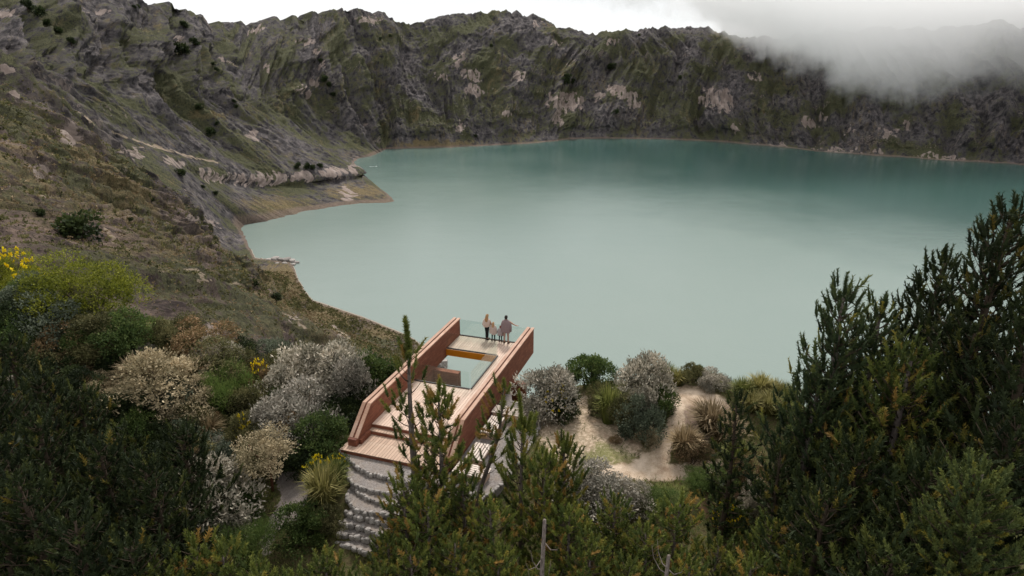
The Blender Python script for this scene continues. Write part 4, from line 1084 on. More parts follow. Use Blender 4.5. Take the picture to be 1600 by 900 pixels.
# filler shrubs of the thicket
kinds = ['olive', 'green', 'dark', 'blue', 'rust', 'olive', 'beige', 'silver', 'dark', 'green']
flab = dict(olive='olive green filler shrub in the inland thicket', green='leafy green filler shrub in the inland thicket', dark='dark green filler shrub in the inland thicket',
            blue='blue-green filler shrub in the inland thicket', rust='brown filler shrub in the inland thicket', beige='cream leaved filler shrub in the inland thicket', silver='silver filler shrub in the inland thicket',
            dry='straw coloured filler tussock in the inland thicket', grass='yellow-green filler tussock in the inland thicket')
for k in flab: flab[k] = flab[k].replace(' filler', ' low').replace('in the inland thicket', 'beside the FILL')
for i in range(270):
    u = pr.uniform(-60, 560); v = pr.uniform(490, 860)
    if v < 478 + u * .19: continue
    if u > 380 and 725 < v: continue
    if u > 470 and v > 640: continue
    if 285 < u < 480 and v > 735: continue
    near_ = v > 640 and u < 260
    kd = pr.choice(kinds if not near_ else ['dark', 'dark', 'olive', 'green', 'dark'])
    if pr.random() < .12 and not near_: kd = pr.choice(['dry', 'grass'])
    s_ = pr.uniform(30, 66)
    plant(u, v, s_, s_ * pr.uniform(.55, .8), kd, flab[kd], 'grass' if kd in TUF else 'shrub', 'low plants filling the inland thicket')
for (u, v, k, s_) in [(560, 610, 'green', 46), (620, 575, 'green', 40), (600, 590, 'olive', 40), (640, 560, 'olive', 34), (575, 645, 'dark', 44), (520, 690, 'green', 40), (480, 700, 'dark', 44), (436, 722, 'green', 40)]:
    plant(u, v, s_, s_ * .8, k, {'green': 'green', 'dark': 'dark', 'olive': 'olive'}[k] + ' bush filling the gap along the closed parapet', 'shrub', k + ' bushes along the closed parapet')
# ------------------------------------------------------------------ low ground cover nobody could count: grass and herbs between the shrubs
def cover(n, seed):
    rg = np.random.default_rng(seed)
    x = rg.uniform(-32, 44, n * 6); y = rg.uniform(17, 40, n * 6)
    z = ground(x, y); u, v = to_px(np.stack([x, y, z], -1))
    def inside(arr):
        ix = np.clip(np.searchsorted(gx, x) - 1, 0, nx_ - 1); iy = np.clip(np.searchsorted(gy, y) - 1, 0, ny_ - 1); return arr[ix, iy]
    free = ((inside(sand) < .35) | ((inside(sand) < .8) & (rg.uniform(0, 1, n * 6) < .07))) & (inside(gvl) < .3) & (inside(bare) < .5) & (edge_dist(x, y) < 2)
    q = Vector((0, 0, 0))
    dx_, dy_ = x - DECK_O[0], y - DECK_O[1]
    s_ = -(dx_ * Lv.x + dy_ * Lv.y); w_ = dx_ * Wv.x + dy_ * Wv.y
    free &= ~((w_ > -1.0) & (w_ < 8) & (s_ > -1) & (s_ < 16) & (w_ < 4.6 + 2.6)) 
    k = np.where(free)[0][:n]
    P = np.stack([x[k], y[k], z[k] - .02], 1); m_ = len(P); per = 9
    Pl = np.repeat(P, per, 0) + rg.normal(size=(m_ * per, 3)) * np.array([.13, .13, 0])
    D_ = unit(rg.normal(size=(m_ * per, 3)) * .55 + np.array([0, 0, 1.]))
    V, F = leaf_quads(Pl, D_, rg.uniform(.12, .34, m_ * per), rg.uniform(.018, .04, m_ * per), rg)
    t = np.clip(np.repeat(rg.normal(.45, .22, m_), per) + rg.normal(0, .12, m_ * per), 0, 1)
    return mesh_np('ground_cover', V, F, dict(tint=np.repeat(t, 4)))
gc = link('ground_cover', cover(13000, 5), LEAF['sedge'])
tag(gc, 'short grass and herbs growing between the shrubs of the knoll', kind='stuff')
# ------------------------------------------------------------------ pines
def shoots_mesh(name, B, Dv, ln, nl, tint, rg, per=26, width=.017):
    """bottle-brush shoots: B base points, Dv directions, ln shoot length, nl needle length"""
    n = len(B)
    t = np.tile(np.linspace(.04, 1.0, per), n) + rg.uniform(-.02, .02, n * per)
    Bb = np.repeat(B, per, 0); D_ = np.repeat(Dv, per, 0); L = np.repeat(ln, per); NL = np.repeat(nl, per)
    P = Bb + D_ * (t * L)[:, None]
    rad = unit(np.cross(D_, rg.normal(size=(n * per, 3))))
    fw = .55 + .75 * np.clip(t, 0, 1) ** 2
    nd = unit(rad + D_ * fw[:, None])
    side = unit(np.cross(nd, rg.normal(size=(n * per, 3)))) * (width * .5)
    tip = P + nd * (NL * rg.uniform(.75, 1.15, n * per) * (1.05 - .35 * np.clip(t, 0, 1)))[:, None]
    V = np.stack([P - side, P + side, tip], 1).reshape(-1, 3)
    F = np.arange(n * per * 3).reshape(-1, 3)
    T = np.repeat(np.clip(np.repeat(tint, per) + .14 * (t - .5) + rg.normal(0, .04, n * per), 0, 1), 3)
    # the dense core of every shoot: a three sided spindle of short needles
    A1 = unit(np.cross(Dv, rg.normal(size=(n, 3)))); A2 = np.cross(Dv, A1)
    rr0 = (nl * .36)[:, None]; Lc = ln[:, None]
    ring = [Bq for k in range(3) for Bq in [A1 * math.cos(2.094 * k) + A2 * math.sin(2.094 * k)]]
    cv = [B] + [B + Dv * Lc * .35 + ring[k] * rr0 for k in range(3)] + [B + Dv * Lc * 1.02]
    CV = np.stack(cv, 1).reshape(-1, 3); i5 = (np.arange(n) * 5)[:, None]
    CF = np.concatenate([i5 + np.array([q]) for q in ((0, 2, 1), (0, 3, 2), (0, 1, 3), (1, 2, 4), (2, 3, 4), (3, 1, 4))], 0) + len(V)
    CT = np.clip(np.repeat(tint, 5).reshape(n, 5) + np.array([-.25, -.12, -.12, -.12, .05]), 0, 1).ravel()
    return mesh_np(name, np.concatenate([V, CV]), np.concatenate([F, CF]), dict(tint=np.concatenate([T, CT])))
def pine_mesh(seed, H, crown0=.25, width=.22, whorl=.42, nb=(4, 6), shoot=.34, needle=.10, dens=1.0, tint0=.40, yellow=.12, trunk_r=.12, leader=1.0, bare=0.0, lean=(0, 0), per=76, nw=.032, upcurve=.5, fork=0):
    rg = np.random.default_rng(seed)
    wob = rg.normal(0, .012 * H, (2, 3))
    def tr(z):
        t = np.clip(z / H, 0, 1)
        return np.array([lean[0] * t * H + wob[0, 0] * math.sin(3 * t) + wob[0, 1] * math.sin(7 * t) * .4, lean[1] * t * H + wob[1, 0] * math.sin(3.4 * t), z])
    trunk = MB(); zs = np.linspace(-.3, H, 14)
    trunk.tube([tr(z) for z in zs], [trunk_r * (1 - .88 * max(z, 0) / H) ** .9 + .008 for z in zs], 8)
    br = MB(); B, D_, LN, TI = [], [], [], []
    z = H * crown0
    while z < H * .985:
        f = (z - H * crown0) / (H * (1 - crown0))          # 0 at crown base, 1 at the tip
        prof = (1 - f) ** .75 * (.55 + .45 * min(1, f / .18)) if f < .97 else .12
        Lb = H * width * prof
        k = rg.integers(nb[0], nb[1] + 1)
        a0 = rg.uniform(0, 6.28)
        for i in range(k):
            if rg.uniform() < bare * (1 - .4 * f): 
                if rg.uniform() < .5: continue
                Lf = .55; nosho = rg.uniform() < .5
            else: Lf = 1.0; nosho = False
            a = a0 + i * 6.283 / k + rg.normal(0, .25); L = Lb * rg.uniform(.65, 1.2) * Lf + .12
            o = np.array([math.cos(a), math.sin(a), 0]); base = tr(z + rg.uniform(-.1, .1))
            rise = rg.uniform(.1, .35) + .35 * f
            pts = []
            for q in (0, .35, .7, 1.0):
                pts.append(base + o * L * q + np.array([0, 0, L * (rise * q + upcurve * q * q * .6)]))
            br.tube(pts, [max(.006, .02 + .02 * L * .4) * (1 - .7 * q) for q in (0, .35, .7, 1)], 4)
            if nosho: continue
            ns = max(1, int(L / shoot * 2.6 * dens))
            for j in range(ns):
                q = 1.0 if j == 0 else rg.uniform(.22, 1.0)
                i0 = min(2, int(q / .34)); qq = (q - (0, .35, .7)[i0]) / (.35, .35, .3)[i0]
                p = pts[i0] + (pts[i0 + 1] - pts[i0]) * min(max(qq, 0), 1)
                ax = unit(pts[i0 + 1] - pts[i0])
                d = unit(ax * (.9 if j == 0 else .5) + rg.normal(size=3) * (.2 if j == 0 else .55) + np.array([0, 0, .55 + .3 * f]))
                B.append(p); D_.append(d); LN.append(shoot * rg.uniform(.6, 1.15) * (1.15 if j == 0 else .9)); 
                TI.append(tint0 + rg.normal(0, .13) + (rg.uniform(.25, .6) if rg.uniform() < yellow else 0))
        z += whorl * rg.uniform(.8, 1.2) * (1 - .35 * f)
    # leader candles at the tip
    for k in range(1 + fork + 3):
        top = tr(H) if k <= fork else tr(H * .985)
        off = rg.normal(0, .12, 3) * (1 if k else 0); off[2] = 0
        d = unit(np.array([0, 0, 1.]) + (rg.normal(size=3) * .08 if k <= fork else rg.normal(size=3) * .45 + np.array([0, 0, .2])))
        B.append(top + off - np.array([0, 0, .15])); D_.append(d); LN.append(leader * (1 if k <= fork else .5) * rg.uniform(.85, 1.1)); TI.append(tint0 + .08)
        for q_ in np.arange(.12, LN[-1] - .2, .16):      # long candles carry needles all along
            B.append(B[-1] * 0 + top + off - np.array([0, 0, .15]) + d * q_); D_.append(d); LN.append(.34); TI.append(tint0 + .05)
    # long upright shoots on the upper whorls
    B, D_, LN, TI = np.array(B), np.array(D_), np.array(LN), np.array(TI)
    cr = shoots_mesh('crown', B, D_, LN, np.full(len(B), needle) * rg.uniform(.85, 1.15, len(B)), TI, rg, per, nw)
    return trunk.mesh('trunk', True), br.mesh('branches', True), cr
def pine_at(p, meshes, mat, label, group=None, rz=0.0, sc_=(1, 1, 1), name='pine_tree'):
    t, b, c_ = meshes
    for me, mt in ((t, TWIG if mat == LEAF['darkshadepine'] else BARK), (b, TWIG), (c_, mat)):  # trunks darkened to go with the painted shade of the needles
        if len(me.materials) == 0: me.materials.append(mt)
    root = empty(name, p, rz)
    for n_, me in (('trunk', t), ('branches', b), ('crown', c_)):
        o = link(n_, me, None, root); o.scale = sc_
    if 'close to' not in label and len(short(label).split()) > 2: SPECIAL.append((p[0], p[1], short(label)))
    tag(root, label, 'pine tree', group); return root
def pine_px(u, v, d, label, seed, mat='pine', group=None, **k):
    """a pine whose tip is seen at pixel (u, v), standing at horizontal distance d"""
    top = at_d(u, v, d); ln = k.get('lean', (0, 0)); ld = k.get('leader', 1.0)
    H = (top[2] - ld * .85) - float(ground(top[0], top[1])) + .1
    bx, by = top[0] - ln[0] * H, top[1] - ln[1] * H
    zg = float(ground(bx, by)); H = top[2] - ld * .85 - zg
    ms = pine_mesh(seed, H, **k)
    return pine_at((bx, by, zg), ms, LEAF[mat], label, group)
# the slender pines in front of the deck
pine_px(634, 505, 22.5, 'tallest slender pine in front of the deck with bare pale trunk and twin tip candles', 1, leader=1.25, fork=1, crown0=.30, width=.125, whorl=.62, nb=(3, 4), shoot=.62, needle=.19, dens=.95, bare=.42, trunk_r=.20, yellow=.22, upcurve=1.0, tint0=.56)
pine_px(684, 597, 21.6, 'bushy pine with loose upper shoots standing over the deck steps', 2, leader=.6, crown0=.15, width=.17, whorl=.45, nb=(4, 6), shoot=.5, needle=.18, dens=1.0, bare=.12, trunk_r=.13, yellow=.22, upcurve=.9, tint0=.57)
pine_px(788, 590, 23.0, 'leaning grey stemmed pine growing over the patio benches', 3, leader=.45, crown0=.35, width=.12, whorl=.5, nb=(3, 5), shoot=.56, needle=.18, dens=1.0, bare=.22, trunk_r=.11, yellow=.22, upcurve=.9, tint0=.57, lean=(.22, 0))
pine_px(817, 615, 21.2, 'pine with one very long tip candle beside the patio', 4, leader=1.6, crown0=.10, width=.16, whorl=.46, nb=(4, 6), shoot=.58, needle=.175, dens=1.0, bare=.15, trunk_r=.12, yellow=.18, upcurve=1.1, tint0=.56)
pine_px(884, 678, 20.8, 'pine with upright fingered tip at the corner of the clearing', 5, leader=.7, crown0=.08, width=.18, whorl=.42, nb=(4, 6), shoot=.5, needle=.15, dens=.9, bare=.1, trunk_r=.11, yellow=.2, upcurve=1.0, tint0=.56)
pine_px(851, 700, 20.2, 'small pine squeezed between the long candled pine and the fingered one', 6, leader=.55, crown0=.08, width=.2, whorl=.4, shoot=.46, needle=.15, dens=.9, bare=.1, trunk_r=.10, yellow=.2, upcurve=.9, tint0=.56)
# the dense lower pines: four builds, copied
LOW = [pine_mesh(40 + i, 4.6, crown0=.03, width=.29, whorl=.40, nb=(4, 6), shoot=.44, needle=.15, dens=.95, bare=0, trunk_r=.11, yellow=.2, leader=.55, upcurve=.65, tint0=.52, nw=.036, per=44) for i in range(4)]
lab_low = 'dense low pine in the belt below the deck'
for i, (u, v, d, extra) in enumerate([
        (628, 746, 20.0, 'dense pine hiding the right end of the stone terraces'), (655, 740, 21.0, 'dense pine directly below the deck landing'), (722, 742, 20.2, 'dense pine below the slatted benches'),
        (605, 835, 18.4, 'dense pine below the slab steps'), (668, 775, 18.8, 'dense pine at the foot of the tallest slender pine'), (765, 780, 19.0, 'dense pine between the bench side pines and the dead trunk'),
        (890, 790, 18.9, 'dense pine beside the wide grey shrub'), (962, 772, 19.4, 'dense pine rising through the wide grey shrub'), (1065, 772, 19.6, 'round topped dense pine below the lawn patch'),
        (1010, 818, 18.4, None), (925, 835, 17.9, None), (1125, 838, 18.6, None), (1210, 812, 19.6, 'dense pine at the foot of the great pines'), (850, 880, 17.3, None), (780, 850, 17.6, None), (710, 835, 17.7, None),
        (640, 850, 17.4, None), (588, 878, 17.2, None), (505, 862, 17.8, None), (452, 892, 17.2, None), (300, 838, 19.0, 'pine with orange tipped top beside the large silver leaved shrub'), (345, 850, 18.3, None), (985, 872, 17.2, None), (1080, 868, 17.3, None), (1175, 868, 17.6, None), (1250, 872, 17.4, None), (395, 882, 17.2, None), (240, 885, 17.6, None)]):
    top = at_d(u, v, d); zg = float(ground(top[0], top[1])); H = top[2] - zg
    if H < .8: H = .8
    s_ = H / 5.0; sx = max(.62, min(1.15, s_ * 1.05)) 
    pine_at((top[0], top[1], zg), LOW[i % 4], LEAF['pine'], extra or 'dense low pine growing close to the ' + beside(top[0], top[1]), 'dense low pines below the deck', pr.uniform(0, 6.28), (sx, sx, s_))
# great pines on the right hand side
GR = dict(crown0=.16, width=.185, whorl=.42, nb=(5, 7), shoot=.56, needle=.17, dens=1.15, trunk_r=.26, per=30, nw=.042, upcurve=.8)
pine_px(1328, 424, 23.5, 'great pine with pointed candle top closest to the grassy strip', 61, 'bluepine', leader=1.0, tint0=.40, yellow=.10, **GR)
pine_px(1385, 458, 24.5, 'great pine with several upright candles behind the pointed one', 62, 'bluepine', leader=.9, fork=2, tint0=.40, yellow=.14, **GR)
pine_px(1478, 385, 27.0, 'dark great pine with two blunt tops', 63, 'darkshadepine', leader=.7, fork=1, tint0=.35, yellow=.05, **GR)
pine_px(1592, 298, 24.5, 'tallest great pine of the group, dark and broad', 64, 'darkshadepine', leader=.9, tint0=.38, yellow=.10, **GR)
pine_px(1430, 545, 22.5, 'yellow tinged great pine in the middle of the group', 65, 'pine', leader=.5, tint0=.42, yellow=.30, **{**GR, 'width': .30})
pine_px(1530, 500, 23.0, 'dark great pine under the tallest one', 66, 'darkshadepine', leader=.5, tint0=.38, yellow=.12, **GR)
pine_px(1282, 590, 22.8, 'great pine leaning out towards the sandy mound', 67, 'bluepine', leader=.5, tint0=.38, yellow=.08, **{**GR, 'width': .26})
pine_px(1152, 610, 23.6, 'small dark pine at the end of the sandy path', 68, 'darkshadepine', leader=.5, tint0=.40, yellow=.10, crown0=.04, width=.16, whorl=.4, nb=(4, 6), per=40, shoot=.42, needle=.15, dens=1., trunk_r=.12)
pine_px(1222, 690, 21.4, 'dark pine between small pine and the leaning great pine', 69, 'darkshadepine', leader=.4, tint0=.42, yellow=.12, crown0=.05, width=.16, whorl=.4, nb=(4, 6), per=40, shoot=.42, needle=.15, dens=1., trunk_r=.14)
pine_px(1545, 715, 17.2, 'young blue-green pine with upswept shoots in front of the great pines', 70, 'bluepine', leader=.5, tint0=.62, yellow=.04, crown0=.05, width=.26, whorl=.32, nb=(6, 8), shoot=.38, needle=.10, dens=1.3, trunk_r=.12, upcurve=.6)
pine_px(1350, 690, 20.0, 'shaded pine beneath the great candle topped pines', 71, 'darkshadepine', leader=.4, tint0=.40, yellow=.06, **{**GR, 'trunk_r': .18, 'width': .30})
pine_px(1462, 720, 18.6, 'shaded pine next to the young blue-green pine', 72, 'darkshadepine', leader=.4, tint0=.42, yellow=.08, **{**GR, 'trunk_r': .18, 'width': .30})
pine_px(1600, 640, 20.0, 'shaded pine below the tallest great pine', 73, 'darkshadepine', leader=.4, tint0=.40, yellow=.06, **{**GR, 'trunk_r': .18, 'width': .30})
pine_px(1640, 430, 22.0, 'dark great pine next to the tallest one', 74, 'darkshadepine', leader=.5, tint0=.38, yellow=.06, **GR)
pine_px(1300, 760, 18.4, 'shaded pine at the double trunk of the great pines', 75, 'darkshadepine', leader=.4, tint0=.42, yellow=.08, **{**GR, 'trunk_r': .16, 'width': .26, 'crown0': .3})
pine_px(1400, 850, 16.8, 'shaded young pine under the great pines', 76, 'darkshadepine', leader=.4, tint0=.45, yellow=.05, **{**GR, 'trunk_r': .12, 'width': .34, 'crown0': .05})
# pines of the inland corner, their shade painted into needles and bark
DP = dict(crown0=.05, width=.30, whorl=.42, nb=(5, 7), shoot=.50, needle=.16, dens=1.1, trunk_r=.2, per=28, nw=.042, upcurve=.6)
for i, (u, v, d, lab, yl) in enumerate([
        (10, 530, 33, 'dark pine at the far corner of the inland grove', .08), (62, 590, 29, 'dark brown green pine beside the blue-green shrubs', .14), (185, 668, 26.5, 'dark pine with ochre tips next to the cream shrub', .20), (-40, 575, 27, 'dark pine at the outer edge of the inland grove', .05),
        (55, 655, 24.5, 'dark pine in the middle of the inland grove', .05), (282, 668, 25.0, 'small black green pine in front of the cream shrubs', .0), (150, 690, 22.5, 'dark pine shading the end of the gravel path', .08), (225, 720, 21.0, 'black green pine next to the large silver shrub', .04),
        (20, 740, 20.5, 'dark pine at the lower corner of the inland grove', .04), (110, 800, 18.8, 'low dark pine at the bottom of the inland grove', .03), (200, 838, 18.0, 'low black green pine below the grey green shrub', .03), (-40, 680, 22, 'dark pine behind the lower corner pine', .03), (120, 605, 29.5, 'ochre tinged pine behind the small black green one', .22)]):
    pine_px(u, v, d, lab, 100 + i, 'darkshadepine', leader=.35, tint0=.36, yellow=yl, **DP)
# the dead pine trunk with its curled bare branches
def snag(u0, v0, u1, d, label, seed, n=9):
    top = at_d(u0, v0, d); zg = float(ground(top[0], top[1])); H = top[2] - zg
    rg = np.random.default_rng(seed); root = empty('dead_pine', (top[0], top[1], zg)); lx = (u1 - u0) * d / FPX
    b = MB(); b.tube([(lx, 0, -.2), (lx * .6, 0, H * .4), (0, 0, H)], [.10, .08, .05], 8); b.build('trunk', BARK, root, True)
    b = MB()
    for i in range(n):
        z = H * rg.uniform(.45, .97); a = rg.uniform(0, 6.28); L = rg.uniform(.5, 1.0)
        o = np.array([math.cos(a), math.sin(a), 0]); p0 = np.array([lx * .5 * (1 - z / H), 0, z])
        b.tube([p0, p0 + o * L * .4 + np.array([0, 0, -.12]), p0 + o * L * .8 + np.array([0, 0, .05]), p0 + o * L * .95 + np.array([0, 0, .4])], [.022, .016, .011, .005], 5)
    b.build('branches', BARK, root, True); tag(root, label, 'dead tree')
snag(851, 812, 842, 16.6, 'bare grey dead pine trunk with curled branches among the low pines', 8)
snag(1045, 868, 1040, 16.6, 'broken grey pine stump with thin bare twigs below the round topped pine', 9, 7)
# ------------------------------------------------------------------ the family at the lake end of the deck
def cloth(name, col, rough=.85, stripe=None, scale=18.0):
    m = NT(name); P_ = m.coord('Object'); n_ = m.noise(P_, 30.0, 4, .6); c = m.mix(m.math('MULTIPLY', n_, .5), col, tuple(x * .6 for x in col))
    if stripe:
        w = m.N('ShaderNodeTexWave'); m.put(w.inputs['Vector'], P_); w.inputs['Scale'].default_value = scale; w.bands_direction = 'X'
        c = m.mix(m.ramp(w.outputs['Fac'], [(.55, 0.0), (.7, .8)]), c, stripe)
    return m.done(m.principled(c, rough, m.bump(n_, .2, .01), .15))
SKIN = cloth('skin', (0.50, 0.29, 0.20), .55)
def skinned(name, verts, edges, radii, root=0, sub=2):
    me = bpy.data.meshes.new(name); me.from_pydata([tuple(v) for v in verts], edges, []); me.update()
    o = bpy.data.objects.new(name, me); COL.objects.link(o)
    md = o.modifiers.new('skin', 'SKIN'); md.use_smooth_shade = True
    sv_ = me.skin_vertices[0].data
    for i, r_ in enumerate(radii): sv_[i].radius = (r_, r_) if not hasattr(r_, '__len__') else r_; sv_[i].use_root = (i == root)
    s2 = o.modifiers.new('sub', 'SUBSURF'); s2.levels = sub; s2.render_levels = sub
    dg = bpy.context.evaluated_depsgraph_get(); ev = o.evaluated_get(dg)
    out = bpy.data.meshes.new_from_object(ev); out.name = name
    bpy.data.objects.remove(o); bpy.data.meshes.remove(me)
    out.polygons.foreach_set('use_smooth', np.ones(len(out.polygons), dtype=bool)); return out
def lathe(rows, n=22, wav=0.0, seed=0):
    """rows of (z, rx, ry, dx, dy): a draped garment or hair shell"""
    rg = np.random.default_rng(seed); ph = rg.uniform(0, 6.28, 3); b = MB(); V_ = []; F_ = []
    for i, (z, rx, ry, dx, dy) in enumerate(rows):
        k_ = i / (len(rows) - 1)
        for j in range(n):
            a = 2 * math.pi * j / n
            w = 1 + wav * k_ * (math.sin(5 * a + ph[0]) + .6 * math.sin(9 * a + ph[1]))
            V_.append((dx + rx * w * math.cos(a), dy + ry * w * math.sin(a), z + wav * .25 * k_ * math.sin(3 * a + ph[2])))
    for i in range(len(rows) - 1):
        for j in range(n): F_.append((i * n + j, i * n + (j + 1) % n, (i + 1) * n + (j + 1) % n, (i + 1) * n + j))
    F_.append(tuple(range(n))); return b.add(V_, F_)
def person(u, v, h, label, legs_mat, top_mat, hair_mat, hair, top_rows, arm_r=None, arm_l=None, turn=0.0, stance=.11, shoe=None, wav=.10, lean=0.0):
    p = on_z(u, v, .002); root = empty('person', (p[0], p[1], .004), math.atan2(Lv.y, Lv.x) - math.pi / 2 + turn)   # local +y faces the lake
    k = h / 1.75
    V_ = []; E_ = []; Rd = []
    def add(q, r_, par=None):
        V_.append((q[0] * k + lean * k * max(0, q[2] - .9), q[1] * k, q[2] * k)); Rd.append(tuple(x * k for x in r_) if hasattr(r_, '__len__') else r_ * k)
        if par is not None: E_.append((par, len(V_) - 1))
        return len(V_) - 1
    pel = add((0, 0, .93), (.15, .10)); wa = add((0, .0, 1.08), (.135, .095), pel); ch = add((0, -.01, 1.28), (.165, .11), wa); nb_ = add((0, -.01, 1.44), (.075, .065), ch)
    nk = add((0, .005, 1.51), .052, nb_); hd = add((0, .02, 1.60), (.072, .085), nk); ht = add((0, .015, 1.70), (.066, .078), hd); add((0, .105, 1.605), .014, hd)   # nose
    for s_ in (-1, 1): add((s_ * .082, .015, 1.61), .012, hd)
    for s_ in (-1, 1):
        hp = add((s_ * .09, 0, .86), (.085, .085), pel); kn = add((s_ * stance, .015, .48), .060, hp); an = add((s_ * stance * 1.1, -.01, .09), .042, kn); ft = add((s_ * stance * 1.2, .13, .045), .042, an)
    for s_, pose in ((-1, arm_l), (1, arm_r)):
        pose = pose or [(.27, .02, 1.16), (.29, .08, .92), (.28, .12, .82)]
        shd = add((s_ * .185, -.01, 1.40), .058, ch); el = add((s_ * pose[0][0], pose[0][1], pose[0][2]), .044, shd); wr = add((s_ * pose[1][0], pose[1][1], pose[1][2]), .029, el)
        pm = add((s_ * pose[2][0], pose[2][1], pose[2][2]), (.036, .022), wr)
        d_ = np.array(pose[2]) - np.array(pose[1]); d_ = d_ / np.linalg.norm(d_)
        for f_, ln_ in ((-.030, .060), (-.010, .078), (.010, .074), (.030, .062)):
            q = np.array(pose[2]) + d_ * ln_ * .6 + np.array([f_, .0, 0]); q2 = np.array(pose[2]) + d_ * ln_ + np.array([f_, 0.0, -.02])
            a_ = add((s_ * q[0], q[1], q[2]), .009, pm); add((s_ * q2[0], q2[1], q2[2]), .008, a_)
        q = np.array(pose[1]) + d_ * .05 + np.array([-.045, .03, 0]); add((s_ * q[0], q[1], q[2]), .010, wr)
    link('body', skinned('body', V_, E_, Rd, 0, 1), SKIN, root)
    V2 = [V_[pel], (V_[pel][0], V_[pel][1], V_[pel][2] + .09 * k)]; E2 = [(0, 1)]; R2 = [(.155 * k, .112 * k), (.14 * k, .10 * k)]
    for s_ in (-1, 1):
        b0 = len(V2); V2 += [(s_ * .09 * k, 0, .85 * k), (s_ * stance * k, .012 * k, .48 * k), (s_ * stance * 1.1 * k, -.01 * k, .10 * k)]; R2 += [.095 * k, .072 * k, .056 * k]; E2 += [(0, b0), (b0, b0 + 1), (b0 + 1, b0 + 2)]
    link('trousers', skinned('trousers', V2, E2, R2, 0, 1), legs_mat, root)
    for s_ in (-1, 1):
        x0 = s_ * stance * 1.15 * k
        b = MB(); b.prism([(x0 - .045 * k, -.07 * k), (x0 + .045 * k, -.07 * k), (x0 + .052 * k, .08 * k), (x0 + .03 * k, .19 * k), (x0 - .03 * k, .19 * k), (x0 - .052 * k, .08 * k)], 0, .085 * k); b.build('shoe', shoe or BLACKC, root, False, .012 * k)
    lathe([(z * k, rx * k, ry * k, (dx + lean * max(0, z - .9)) * k, dy * k) for z, rx, ry, dx, dy in top_rows], 26, wav, int(u)).build('poncho', top_mat, root, True)
    hx = lean * .75 * k
    lathe([(z * k, rx * k, ry * k, dx * k + hx, dy * k) for z, rx, ry, dx, dy in hair], 16, .03, int(v)).build('hair', hair_mat, root, True)
    tag(root, label, 'person'); return root
BLACKC = cloth('black_cloth', (0.012, 0.012, 0.014))
short_hair = [(1.735, .025, .03, 0, 0), (1.72, .075, .09, 0, 0), (1.67, .092, .105, 0, -.008), (1.60, .092, .085, 0, -.03), (1.55, .075, .055, 0, -.045)]
long_ = [(1.735, .025, .03, 0, 0), (1.72, .08, .09, 0, 0), (1.66, .10, .11, 0, -.01), (1.58, .105, .09, 0, -.04), (1.48, .12, .07, 0, -.075), (1.36, .12, .055, 0, -.11), (1.27, .09, .04, 0, -.125)]
pon = [(1.50, .07, .065, 0, 0), (1.45, .16, .10, 0, -.01), (1.38, .25, .135, 0, -.01), (1.22, .31, .17, 0, 0), (1.05, .33, .19, 0, 0), (.88, .32, .20, 0, 0), (.72, .31, .205, 0, 0)]
cape = [(1.49, .07, .065, 0, 0), (1.44, .16, .10, 0, -.01), (1.36, .24, .135, 0, -.01), (1.20, .28, .17, -.01, 0), (1.05, .29, .185, -.03, 0), (.92, .27, .19, -.05, 0)]
person(761, 530.5, 1.66, 'woman sized person with long blond hair, cream fringed cape and black trousers', BLACKC, cloth('cream_wool', (0.66, 0.56, 0.49), .9, (0.42, 0.25, 0.18), 9.0), cloth('blond_hair', (0.40, 0.23, 0.11), .5), long_, cape, turn=-.35, stance=.05, lean=.06, arm_r=[(.27, .06, 1.18), (.34, .14, .98), (.37, .16, .90)])
person(771, 532.5, 1.22, 'child with blond hair in a white and tan striped poncho', cloth('dark_teal_leggings', (0.02, 0.035, 0.042)), cloth('striped_wool', (0.62, 0.56, 0.52), .9, (0.35, 0.18, 0.11), 12.0), cloth('light_blond_hair', (0.46, 0.28, 0.15), .5), long_, [(z - .05 if i > 3 else z, a, b_, c_, d_) for i, (z, a, b_, c_, d_) in enumerate(pon)])
person(782, 534.3, 1.06, 'smallest child with red-brown hair in a grey poncho', cloth('dark_leggings', (0.018, 0.024, 0.03)), cloth('grey_wool', (0.30, 0.25, 0.25), .9, (0.42, 0.38, 0.38), 10.0), cloth('red_brown_hair', (0.24, 0.06, 0.04), .5), short_hair, pon)
person(791, 536.0, 1.78, 'tall person with short dark hair in brown grey poncho, hand on the rail', cloth('beige_trousers', (0.42, 0.29, 0.24)), cloth('brown_grey_wool', (0.20, 0.145, 0.145), .9, (0.34, 0.26, 0.26), 9.0), cloth('dark_hair', (0.035, 0.028, 0.025), .5), short_hair, pon, arm_r=[(.36, .10, 1.22), (.52, .20, 1.10), (.60, .24, 1.08)], shoe=cloth('brown_leather', (0.09, 0.05, 0.035), .5))

